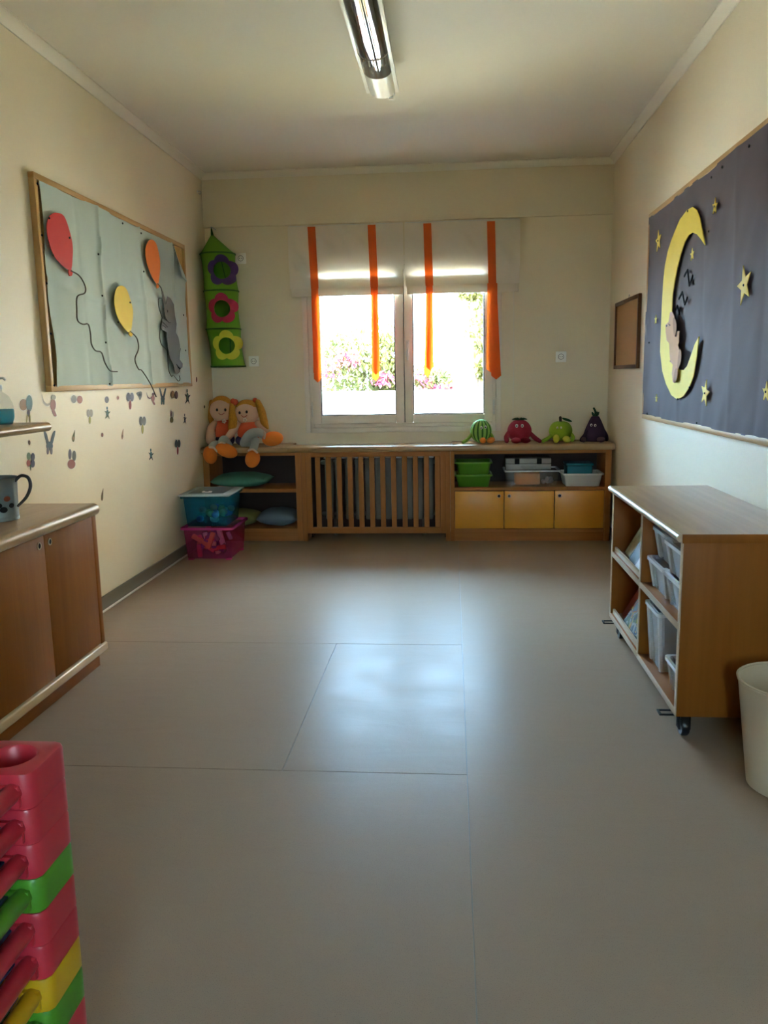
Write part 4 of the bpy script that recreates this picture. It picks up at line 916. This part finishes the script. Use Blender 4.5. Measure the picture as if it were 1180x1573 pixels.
M_tan = mat('tan_card', (.60, .33, .15), .7, var=.06, spec=.12); M_tan2 = mat('brown_card', (.34, .18, .085), .7, spec=.1)
bo = cutout(c5([(140,832),(156,828),(170,860),(176,930),(172,1005),(186,1008),(192,966),(206,966),(203,1045),(196,1068),(204,1095),(205,1130),(196,1180),(190,1240),(182,1300),(172,1330),(160,1328),(154,1262),(160,1205),(142,1182),(136,1112),(134,1052),(116,1030),(109,965),(108,922),(130,898)]), XM-.012, -.003).build('bear_body', M_tan, br)
cutout(smooth_poly(c5([(160,872),(180,890),(184,945),(172,1005),(162,960)]), 3), XM-.016, -.002).build('bear_ear', M_tan2, br)
cutout(smooth_poly(c5([(205,1095),(218,1115),(216,1180),(200,1225),(190,1240),(195,1165)]), 3), XM-.016, -.002).build('bear_paw', M_tan2, br)
cutout(smooth_poly(c5([(176,1235),(192,1245),(188,1300),(172,1332),(163,1318)]), 3), XM-.016, -.002).build('bear_paw', M_tan2, br)
MB().ell(P(*c5([(112,928)])[0], 'X', XM-.016), (.002, .010, .006), nu=8, nv=6).build('bear_nose', M_pin, br)
MB().tube([P(*q, 'X', XM-.016) for q in c5([(128,915),(132,925),(138,922)])], .002, n=5).build('closed_eye', M_pin, br)
M_zz = mat('black_card', (.012, .012, .014), .9, spec=.03)
for (l, lab) in (([(240,575),(264,532),(276,640),(301,572)], 'largest black paper letter Z above the sleeping bear'), ([(202,735),(226,690),(244,775),(262,728)], 'middle black paper letter Z above the sleeping bear'), ([(182,812),(192,786),(204,845),(211,800)], 'smallest black paper letter Z nearest the sleeping bear')):
    pts = [P(*q, 'X', XM+.002) for q in c5(l)]; mb = MB()
    for a, b in zip(pts, pts[1:]):
        d = (b-a); n = Vector((0, -d.z, d.y)).normalized()*.0055; e = d.normalized()*.002
        mb.prism([a-n-e, b-n+e, b+n+e, a+n-e], (-.004, 0, 0))
    tag(mb.build('paper_letter', M_zz), lab, 'letter', 'letters on the night sky board')
M_star = mat('star_card', (.80, .60, .10), .6, var=.05, spec=.12)
for (px, py, hgt, rz, lab) in ((1012,370,.115,8,'yellow paper star left of the moon top'), (1099,317,.068,-5,'small yellow paper star right of the moon top'), (1064,391,.058,5,'small yellow paper star inside the crescent'),
        (1144,438,.150,15,'largest yellow paper star on the open night sky'), (1008,491,.050,0,'tiny yellow paper star at the board edge beside the moon'), (1009,612,.045,0,'tiny yellow paper star at the lower board corner'), (1084,604,.118,-12,'yellow paper star below the moon tip'), (1178,602,.072,0,'yellow paper star cut by the right picture edge')):
    c = P(px, py, 'X', XM); pts = []
    for k in range(10):
        a = math.radians(90+36*k+rz); r = hgt*(.54 if k % 2 == 0 else .215); pts.append(c+Vector((0, -r*math.cos(a), r*math.sin(a))))
    o = tag(MB().prism(pts, (-.003, 0, 0)).build('paper_star', M_star), lab, 'paper star', 'paper stars on the night sky board')
    if hgt > .06: MB().ell(c+Vector((-.004, 0, 0)), (.004, .005, .005), nu=8, nv=6).build('push_pin', M_pin, o)
pins(s7([(402,280),(578,135),(390,530),(112,1048),(104,1378),(334,1420),(360,1042),(452,232)]), XPR-.012, npz, -1, M_pin)
# small framed cork board in the right corner
fr = thing('small_pinboard', 'small cork board in a dark brown frame near the right corner', 'pinboard', (XR, 5.79, 1.27))
M_df = wood('dark_frame', (.14, .06, .025), (.10, .04, .015), 2, .35)
for a in ((5.42, 5.445, 1.275, 1.745), (6.145, 6.17, 1.275, 1.745), (5.445, 6.145, 1.275, 1.30), (5.445, 6.145, 1.72, 1.745)):
    MB().rbox(XR-.022, XR, a[0], a[1], a[2], a[3], .003).build('frame_rail', M_df, fr)
MB().box(XR-.010, XR-.002, 5.445, 6.145, 1.30, 1.72).build('cork_panel', mat('cork_pale', (.52, .30, .13), .9, var=.15, vscale=90), fr)
hk = thing('picture_hook', 'small nail hook above the dark framed cork board', 'hook', (XR, 5.79, 1.765))
MB().lathe([(.006, 0), (.006, .006)], (0, 0, 0), 10, rot('Y', -90)).build('nail_head', M_metal, hk, local=True)
MB().tube([(-.004, 0, 0), (-.006, -.006, -.012), (-.006, .0, -.022), (-.006, .006, -.012), (-.004, 0, 0)], .0015, n=5).build('wire_ring', M_metal, hk, local=True)

# ------------------------------------------------------------------ left cabinet, wall shelf, jug, soap
FX = -1.540
lc = thing('side_cabinet', 'brown wooden cabinet with plain doors along the left wall', 'cabinet', (-1.73, 2.6, 0))
ya, yb_ = 1.96, 3.345
MB().rbox(XL+.002, FX, yb_-.034, yb_, .075, .690, .002).build('side_panel', M_wz, lc); MB().rbox(XL+.002, FX, ya, ya+.034, .075, .690, .002).build('side_panel', M_wz, lc)
MB().rbox(XL+.002, FX-.022, ya+.034, yb_-.034, .10, .685, .002).build('carcass', M_wy, lc)
MB().rbox(XL+.002, FX-.03, ya, yb_-.002, 0, .075, .002).build('plinth', M_wy, lc)
MB().rbox(XL+.002, FX+.012, ya, yb_+.004, .075, .112, .008, 3).build('bottom_rail', M_edge if False else M_nose, lc)
yd = [1.998, 2.445, 2.892, 3.309]
for i in range(3):
    d = MB().rbox(FX-.020, FX, yd[i]+.0015, yd[i+1]-.0015, .116, .688, .0025).build('door', M_wz, lc)
    yh = yd[i+1]-.042 if i == 1 else yd[i]+.040
    My = rot('Y', 90)
    MB().lathe([(.014, 0), (.014, .003), (.010, .003), (.010, 0)], (FX, yh, .648), 20, My, closed=True).build('finger_ring', M_black if False else M_nose, d)
    MB().lathe([(.0102, 0), (.0102, .0012)], (FX, yh, .648), 20, My).build('finger_hole', M_dark, d)
rr2 = .022; xn = FX+.045
prof = [(XL+.001, .690), (XL+.001, .741)]+[(xn-.0255+.0255*math.sin(t), .7155+.0255*math.cos(t)) for t in [math.pi*k/10 for k in range(11)]]
MB().profile(prof, 'Y', ya-.01, yb_-.075+.02).build('cabinet_top', M_top, lc, smooth=50)
# shelf above
sh = thing('wall_shelf', 'short rounded wooden wall shelf above the left cabinet', 'shelf', (-1.8, 2.6, 1.05))
xn = -1.668; prof = [(XL+.001, 1.050), (XL+.001, 1.087)]+[(xn-.0185+.0185*math.sin(t), 1.0685+.0185*math.cos(t)) for t in [math.pi*k/10 for k in range(11)]]
MB().profile(prof, 'Y', 2.1, 3.275).build('shelf_board', M_top, sh, smooth=50)
for y in (2.3, 3.0): MB().profile([(XL+.001, 1.05), (XL+.12, 1.05), (XL+.11, 1.03), (XL+.001, .95)], 'Y', y, y+.02).build('bracket', M_wz, sh)
# pump soap bottle
sp = thing('soap_bottle', 'clear pump bottle of teal soap on the wall shelf', 'bottle', (-1.775, 3.085, 1.087))
def flat(M): return M
FL = Matrix.Diagonal((1.0, .62, 1, 1))
MB().lathe([(.001, 0), (.040, .0005), (.046, .004), (.054, .03), (.0555, .055), (.051, .085), (.038, .112), (.022, .126), (.014, .130), (.013, .142)], (0,0,0), 32, FL).build('bottle_body', see_through('clear_pet', (.95, .97, .95), (.7, .7, .65), .12, .05), sp, local=True)
MB().lathe([(.001, .003), (.038, .0035), (.044, .006), (.052, .03), (.0535, .055), (.0525, .064), (.001, .064)], (0,0,0), 32, FL).build('soap', see_through('soap_teal', (.10, .62, .75), (.0, .26, .40), .45, .1), sp, local=True)
MB().lathe([(.024, .055), (.026, .056), (.026, .100), (.024, .101)], (-.006, -.034, 0), 4, rot('Z', 0) @ Matrix.Diagonal((.9, .03, 1, 1))).build('bottle_label', mat('dark_label', (.05, .03, .045), .5), sp, local=True)
cp = MB(); cp.lathe([(.014, .140), (.015, .142), (.015, .158), (.006, .160), (.005, .178), (.010, .179), (.010, .188), (.002, .189)], (0,0,0), 18); cp.tube([(0, 0, .184), (.03, -.01, .184), (.036, -.012, .178)], .005, n=8); cp.build('pump', M_white, sp, local=True)
# enamelled metal jug
jg = thing('metal_jug', 'grey metal jug with flower motif standing on the left cabinet', 'jug', (-1.706, 2.895, .741))
M_zinc = mat('zinc', (.20, .24, .25), rough=.38, metal=.55, var=.15, vscale=10)
MB().lathe([(.066, 0), (.068, .002), (.068, .012), (.066, .014), (.068, .10), (.070, .146), (.073, .158), (.075, .161), (.072, .162), (.067, .146), (.065, .01), (.002, .008)], (0,0,0), 36).build('jug_body', M_zinc, jg, local=True)
MB().tube([(.069, .006, .148), (.092, .008, .166), (.118, .010, .158), (.124, .010, .125), (.105, .009, .085), (.071, .006, .052)], [.006, .006, .0065, .0065, .006, .005], n=10, smooth=6).build('handle', mat('dark_zinc', (.05, .05, .05), .4, metal=.5), jg, local=True)
for (a, z, rx, m, nm) in ((-35, .085, .013, mat('jug_flower', (.25, .06, .02), .5), 'painted_flower'), (-22, .058, .011, M_pin, 'painted_leaf'), (-48, .045, .014, M_pin, 'painted_leaf'), (-62, .062, .013, M_pin, 'painted_leaf'), (-75, .09, .012, mat('jug_flower', (.25, .06, .02), .5), 'painted_flower')):
    aa = math.radians(a); MB().ell((.068*math.cos(aa), .068*math.sin(aa), z), (.002, rx, rx*.8), rot('Z', a), nu=12, nv=8).build(nm, m, jg, local=True)
MB().ell((.071, .006, .150), (.004, .004, .004), nu=8, nv=6).build('rivet', M_metal, jg, local=True)

# ------------------------------------------------------------------ mobile shelf unit on the right
mx0, mx1, my0, my1, mz0, mz1 = .755, 1.185, 2.665, 3.835, .095, .700
mu = thing('mobile_shelf', 'low wooden shelf unit on castors against the right wall', 'shelf unit', (.97, 3.25, 0))
MB().rbox(mx0, mx1, my0, my0+.022, mz0, mz1, .0015).build('side_panel', M_wz, mu); MB().rbox(mx0, mx1, my1-.022, my1, mz0, mz1, .0015).build('side_panel', M_wz, mu)
MB().rbox(mx1-.012, mx1, my0+.022, my1-.022, mz0, mz1, .001).build('back_panel', M_wz, mu)
MB().rbox(mx0, mx1-.012, 3.236, 3.258, mz0+.022, mz1, .0015).build('divider', M_wz, mu)
for (a, b) in ((my0+.022, 3.236), (3.258, my1-.022)):
    MB().rbox(mx0, mx1-.012, a, b, mz0, mz0+.022, .0015).build('shelf', M_wy, mu); MB().rbox(mx0, mx1-.012, a, b, .396, .418, .0015).build('shelf', M_wy, mu)
    MB().rbox(mx0-.003, mx0, a-.01, b+.01, mz0-.001, mz0+.023, .001).build('edge_strip', M_edge, mu); MB().rbox(mx0-.003, mx0, a-.008, b+.008, .395, .419, .001).build('edge_strip', M_edge, mu)
for y in (my0, 3.236, my1-.022): MB().rbox(mx0-.003, mx0, y, y+.022, mz0, mz1, .001).build('edge_strip', M_edge, mu)
for z in (mz0+.022, .418):       # book ledges: lip and sloping display board
    MB().rbox(mx0+.008, mx0+.019, 3.260, my1-.024, z, z+.023, .002).build('book_lip', M_edge, mu)
    MB().profile([(mx0+.064, z), (mx0+.064+.150, z+.26), (mx0+.222, z+.26), (mx0+.074, z)], 'Y', 3.260, my1-.024).build('display_board', M_wy, mu)
tp = [(mx1, mz1), (mx1, .7255)]+[(mx0-.022+.0125-.0125*math.sin(t), .7130+.0125*math.cos(t)) for t in [math.pi*k/10 for k in range(11)]]
MB().profile(tp, 'Y', my0-.004, my1+.012).build('unit_top', M_top, mu, smooth=50)
MB().profile([(mx0-.008, mz1-.001), (mx0-.008, .7262)]+[(mx0-.024+.0135-.0135*math.sin(t), .7128+.0136*math.cos(t)) for t in [math.pi*k/10 for k in range(11)]], 'Y', my0-.005, my1+.013).build('top_nosing', M_edge, mu, smooth=50)
MB().rbox(mx0-.006, mx1, my0-.0075, my0-.0042, mz1-.004, .7262, .001).build('end_strip', M_wz, mu)
for (x, y) in ((mx0+.045, my0+.07), (mx0+.045, my1-.05), (mx1-.06, my0+.07), (mx1-.06, my1-.05)):
    cs_ = MB(); cs_.rbox(x-.03, x+.03, y-.03, y+.03, .089, .095, .002); cs_.cyl((x, y, .089), (x, y, .07), .012)
    cs_.rbox(x-.020, x-.016, y-.018, y+.018, .025, .082, .002); cs_.rbox(x+.016, x+.020, y-.018, y+.018, .025, .082, .002); cs_.rbox(x-.02, x+.02, y-.018, y+.018, .074, .083, .002)
    c_ = cs_.build('caster', M_black, mu)
    MB().lathe([(.010, -.013), (.034, -.013), (.0375, -.008), (.0375, .008), (.034, .013), (.010, .013)], (x, y, .0375), 24, rot('Y', 90)).build('wheel', mat('castor_wheel', (.02, .02, .02), .3), c_)
    br_ = MB(); br_.rbox(x-.085, x-.02, y-.022, y-.016, .078, .084, .001); br_.rbox(x-.085, x-.02, y+.016, y+.022, .078, .084, .001); br_.rbox(x-.088, x-.080, y-.022, y+.022, .078, .084, .001)
    br_.build('brake_lever', M_black, c_)
# books on the sloping boards
def book(x, y0, y1, z, h, th, tilt, cover, label, art=None):
    M_ = Matrix.Translation((x, 0, z)) @ rot('Y', tilt)
    t = thing('picture_book', label, 'book', (x, (y0+y1)/2, z), 'picture books on the mobile shelf')
    MB().rbox(0, .003, y0, y1, 0, h, .001, M=M_).build('cover', cover, t); MB().rbox(th-.003, th, y0, y1, 0, h, .001, M=M_).build('cover', cover, t)
    MB().rbox(.003, th-.003, y0+.003, y1-.003, .003, h-.003, .001, M=M_).build('pages', mat('pages', (.72, .68, .58), .8), t)
    MB().rbox(-.001, th+.001, y1-.003, y1, 0, h, .001, M=M_).build('spine', cover, t)
    if art:
        for (yy, zz, a, b, m) in art: MB().ell(M_ @ Vector((-.0005, yy, zz)), (.001, a, b), rot('Y', tilt), nu=14, nv=8).build('cover_art', m, t)
tl = 24
M_cr = mat('cover_cream', (.62, .62, .46), .4, var=.35, vscale=30, col2=(.30, .33, .17)); M_bk = mat('cover_black', (.015, .015, .015), .35); M_wc = mat('cover_white', (.72, .70, .70), .4)
M_ro = mat('cover_red', (.42, .06, .02), .4, var=.3, vscale=9); 
def artmat():
    m = bpy.data.materials.new('cover_collage'); m.use_nodes = True; nt = m.node_tree; N = nt.nodes.new; Lk = nt.links.new; b = nt.nodes['Principled BSDF']; b.inputs['Roughness'].default_value = .35
    tc = N('ShaderNodeTexCoord'); n = N('ShaderNodeTexNoise'); n.inputs['Scale'].default_value = 8; n.inputs['Detail'].default_value = 1; n.inputs['Distortion'].default_value = 2.0; Lk(tc.outputs['Object'], n.inputs['Vector'])
    r = N('ShaderNodeValToRGB'); r.color_ramp.interpolation = 'CONSTANT'; Lk(n.outputs['Fac'], r.inputs[0]); e = r.color_ramp.elements
    e[0].position = 0; e[0].color = (.02, .05, .14, 1); e[1].position = .40; e[1].color = (.08, .16, .08, 1)
    for p, c in ((.46, (.35, .38, .40, 1)), (.51, (.05, .08, .20, 1)), (.55, (.60, .45, .06, 1)), (.59, (.45, .08, .06, 1)), (.64, (.12, .25, .30, 1))):
        q = e.new(p); q.color = c
    Lk(r.outputs[0], b.inputs['Base Color']); return m
M_art = artmat()
bz = .4185; tl = 30
book(mx0+.048, 3.44, 3.785, bz, .250, .012, tl, M_cr, 'cream and green picture book on the upper ledge')
book(mx0+.034, 3.40, 3.635, bz, .230, .012, tl, M_bk, 'black picture book in the middle of the upper ledge')
book(mx0+.022, 3.275, 3.475, bz, .215, .010, tl, M_wc, 'white picture book with red mark on the upper ledge', [(3.45, .10, .03, .022, mat('sticker_red', CS['red'], .45))])
bz = mz0+.0225
book(mx0+.046, 3.46, 3.79, bz, .255, .014, tl, M_ro, 'red orange picture book on the lower ledge')
book(mx0+.026, 3.275, 3.67, bz, .260, .012, tl, M_art, 'colourful patterned picture book on the lower ledge', [(3.45, .12, .03, .05, M_wc), (3.50, .07, .03, .02, mat('sticker_yellow', CS['yellow'], .45))])
# clear boxes
M_cb = see_through('clear_box', (.96, .98, .99), (.85, .89, .93), .46, .12); M_cbr = see_through('clear_box_rim', (.95, .97, 1), (.80, .82, .85), .88, .15); M_cbf = see_through('clear_box_edge', (.95, .97, 1), (.75, .78, .82), .80, .15)
def clear_box(yc, w, z, h, d, label, cont, x0=mx0+.012):
    t = tub('clear_box', label, 'box', (x0+d/2, yc, z), d, w, h, M_cb, M_cbr, taper=.026, rim=.013, rimh=.013, group='clear boxes on the mobile shelf')
    # thick corner ribs of the moulding
    for (sx, sy) in ((1,1), (1,-1), (-1,1), (-1,-1)):
        MB().tube([(sx*(d/2-.032), sy*(w/2-.034), .004), (sx*(d/2-.018), sy*(w/2-.022), h-.012)], [.012, .014], n=8).build('corner_rib', M_cbf, t, local=True)
    rr = random.Random(int(yc*1000)+int(z*100)); pile = []
    for k in range(cont[0]):
        c = (-(d/2-.05)+rr.random()*.10, (rr.random()-.5)*(w-.10), .022+rr.random()*h*.55); s = .018+rr.random()*.02
        Mr = Matrix.Translation(c) @ Matrix.Rotation(rr.random()*6, 4, 'Z') @ Matrix.Rotation(rr.random()*2, 4, 'X')
        pile.append((MB().rbox(-s, s, -s*.7, s*.7, -s*.5, s*.5, .005, M=Mr), cont[1][k % len(cont[1])]))
    jumble('toy_jumble', 'small toy pieces inside the '+label, 'toys', pile, (x0+d/2, yc, z))
    return t
tm = [mat('bit_dark', (.03, .03, .035), .4), mat('bit_pink', (.35, .08, .12), .5), mat('bit_blue', (.08, .10, .16), .5), mat('bit_grey', (.2, .2, .2), .5)]
clear_box(3.085, .255, .4185, .117, .34, 'clear box on the middle shelf, lower and farther of four', (9, [tm[0], tm[3], tm[2]]))
clear_box(2.825, .255, .4185, .117, .34, 'clear box on the middle shelf, lower and nearer of four', (9, [tm[0], tm[1], tm[2]]))
clear_box(3.085, .255, .537, .117, .34, 'clear box of dark pieces stacked on the farther lower box', (12, [tm[0], tm[0], tm[2]]), mx0+.03)
clear_box(2.825, .255, .537, .117, .34, 'clear box with pink pieces stacked on the nearer lower box', (6, [tm[1], tm[2]]), mx0+.008)
clear_box(3.110, .215, mz0+.0225, .235, .34, 'tall clear box on the bottom shelf of the mobile unit', (4, [tm[3], tm[0]]))
clear_box(2.800, .190, mz0+.0225, .118, .30, 'small clear box on the bottom shelf nearest the bin', (5, [tm[0], tm[2]]))

# ------------------------------------------------------------------ waste bin
M_bin = mat('bin_plastic', (.60, .50, .36), rough=.45)
bn = thing('waste_bin', 'tall cream plastic waste bin beside the mobile shelf', 'bin', (1.018, 2.385, 0))
MB().lathe([(.002, .004), (.112, .004), (.116, .001), (.120, .004), (.158, .325), (.161, .328), (.161, .332), (.157, .333), (.154, .328), (.117, .010), (.002, .008)], (0,0,0), 56).build('bin_body', M_bin, bn, local=True)
MB().lathe([(.157, .331), (.1625, .333), (.1635, .338), (.158, .3395), (.1555, .336), (.157, .331)], (0,0,0), 56, closed=True).build('bin_rim', M_bin, bn, local=True)

# ------------------------------------------------------------------ stacked children's cots in the left foreground
CW, CL, CHH = .56, 1.30, .0555
def rr_ring(hx, hy, r, z, n=48):
    out = []
    for k in range(n):
        a = 2*math.pi*k/n; c, s = math.cos(a), math.sin(a); t = min(hx/abs(c) if abs(c) > 1e-6 else 9, hy/abs(s) if abs(s) > 1e-6 else 9)
        x, y = t*c, t*s
        ix, iy = hx-r, hy-r
        if abs(x) > ix and abs(y) > iy:
            cx_, cy_ = math.copysign(ix, x), math.copysign(iy, y)
            # ray-circle hit
            bq = -(c*cx_+s*cy_); cq = cx_*cx_+cy_*cy_-r*r; dd = math.sqrt(max(0, bq*bq-cq)); t = -bq+dd; x, y = t*c, t*s
        out.append(Vector((x, y, z)))
    return out
def corner_mesh():
    hx, hy, r, n, h = .060, .057, .016, 48, CHH
    rg = [rr_ring(hx, hy, r, .0005), rr_ring(hx, hy, r, h-.006), rr_ring(hx-.0015, hy-.0015, r, h-.002), rr_ring(hx-.006, hy-.006, r-.002, h)]
    circ = lambda q, z: [Vector((q*math.cos(2*math.pi*k/n), q*math.sin(2*math.pi*k/n), z)) for k in range(n)]
    rg += [circ(.0385, h), circ(.0365, h-.003), circ(.033, h-.045), circ(.001, h-.046)]
    vs = [p for g in rg for p in g]; fs = []
    for i in range(len(rg)-1):
        for k in range(n): fs.append((i*n+k, i*n+(k+1)%n, (i+1)*n+(k+1)%n, (i+1)*n+k))
    fs.append(tuple(range(n-1,-1,-1))); return vs, fs
CM = {'red': mat('cot_red', (.50, .025, .045), .38), 'green': mat('cot_green', (.07, .26, .015), .38), 'yellow': mat('cot_yellow', (.62, .36, .005), .38)}
M_sling = mat('cot_fabric', (.05, .10, .25), .8)
def make_cot(colour):
    t = thing('stacking_cot', 'x', 'cot'); m = CM[colour]; vs, fs = corner_mesh()
    first = None
    for (x, y) in ((CW/2-.06, CL/2-.057), (-CW/2+.06, CL/2-.057), (CW/2-.06, -CL/2+.057), (-CW/2+.06, -CL/2+.057)):
        mb = MB(); mb.add(vs, fs)
        if first is None: first = mb.build('corner_block', m, t, local=True); first.location = (x, y, 0)
        else: c = first.copy(); COL.objects.link(c); c.parent = t; c.location = (x, y, 0)
    for s in (1, -1):
        MB().tube([(s*(CW/2-.0285), -CL/2+.10, .027), (s*(CW/2-.0285), CL/2-.108, .027)], .0145, n=14).build('side_rail', m, t, local=True)
        MB().tube([(-CW/2+.11, s*(CL/2-.03), .027), (CW/2-.11, s*(CL/2-.03), .027)], .0145, n=14).build('end_rail', m, t, local=True)
        MB().rbox(s*(CW/2-.06)-.045, s*(CW/2-.06)+.045, CL/2-.122, CL/2-.112, .004, .040, .004).build('rail_socket', m, t, local=True)
    MB().rbox(-CW/2+.046, CW/2-.046, -CL/2+.12, CL/2-.12, .030, .034, .001).build('sling', M_sling, t, local=True)
    return t
protos = {c: make_cot(c) for c in CM}; used = set()
seq = ['red', 'red', 'red', 'green', 'red', 'red', 'yellow', 'green', 'red', 'yellow', 'green', 'red']
words = ['topmost', 'second from the top', 'third from the top', 'fourth from the top', 'fifth from the top', 'sixth from the top', 'seventh from the top', 'eighth from the top', 'ninth from the top', 'tenth from the top', 'second from the floor', 'lowest']
z0c = .6925-CHH*len(seq)
for i, c in enumerate(seq):
    t = protos[c] if c not in used else copy_tree(protos[c]); used.add(c)
    t.location = (-.609-CW/2, 1.157-CL/2, .6925-CHH*(i+1))
    t['label'] = '%s plastic stacking cot, %s of the stack in the left foreground' % (c, words[i]); t['category'] = 'cot'; t['group'] = 'stacked cots'
ft = MB()
dl = thing('stack_dolly', 'low dark base under the stack of cots', 'base', (-.889, .507, 0))
MB().rbox(-.609-CW, -.609, 1.157-CL, 1.157, 0, max(.008, z0c-.0005), .003).build('base_board', M_black, dl)

# ------------------------------------------------------------------ ceiling lamp
lx, lw = -.352, .076; ly0, ly1 = 3.22, 4.53
lm = thing('ceiling_lamp', 'switched off tube lamp with clear curved cover on the ceiling', 'lamp', (lx, 3.95, ZC))
M_lw = mat('lamp_white', (.90, .85, .75), .35)
MB().rbox(lx-.055, lx+.055, ly0, ly1, 2.765, ZC, .004).build('housing', M_lw, lm)
rf = MB(); rf.profile([(lx-.068, 2.722), (lx-.040, 2.765), (lx+.040, 2.765), (lx+.068, 2.722), (lx+.066, 2.722), (lx+.039, 2.762), (lx, 2.742), (lx-.039, 2.762), (lx-.066, 2.722)], 'Y', ly0+.01, ly1-.33)
rf.build('reflector', mat('lamp_reflector', (.82, .82, .82), .12, metal=1), lm, smooth=20)
for s in (-1, 1):
    MB().rbox(lx+s*lw-.009, lx+s*lw+.009, ly0, ly1-.005, 2.712, 2.732, .003).build('side_rail', M_lw, lm)
    MB().cyl((lx+s*.030, ly0+.05, 2.735), (lx+s*.030, ly1-.34, 2.735), .013).build('tube_lamp', mat('tube_glass', (.85, .87, .88), .12), lm)
def half(y0, y1, dep, wd, nm, m):
    mb = MB(); n = 18
    mb.grid(lambda u, v: (lx+wd*math.cos(math.pi*(1+u)), y0+(y1-y0)*v, 2.722+dep*math.sin(math.pi*(1+u))), n, 1); return mb.build(nm, m, lm)
half(ly0, ly1-.54, .040, .068, 'clear_cover', clear_glass('lamp_cover', (.95, .96, .96), .03))
half(ly1-.54, ly1-.30, .040, .068, 'clear_cover', clear_glass('lamp_cover', (.95, .96, .96), .03))
MB().tube([(lx+.070*math.cos(math.pi*(1+k/16)), ly1-.54, 2.722+.042*math.sin(math.pi*(1+k/16))) for k in range(17)], .0022, n=6).build('cover_clip', M_lw, lm)
ec = MB(); pts = [(lx+.069*math.cos(math.pi*(1+k/16)), 2.722+.041*math.sin(math.pi*(1+k/16))) for k in range(17)]+[(lx+.055, 2.765), (lx-.055, 2.765)]
ec.profile(pts, 'Y', ly1-.30, ly1-.02); ec.build('end_cap', M_lw, lm, smooth=30)
bk_ = MB(); bk_.rbox(lx+.022, lx+.060, ly1-.005, ly1+.055, 2.715, 2.735, .003); bk_.rbox(lx+.028, lx+.052, ly1+.03, ly1+.055, 2.700, 2.718, .003); bk_.build('bracket', M_metal, lm)
MB().rbox(lx+.026, lx+.056, ly1+.04, ly1+.058, 2.694, 2.702, .002).build('bracket_cap', M_lw, lm)
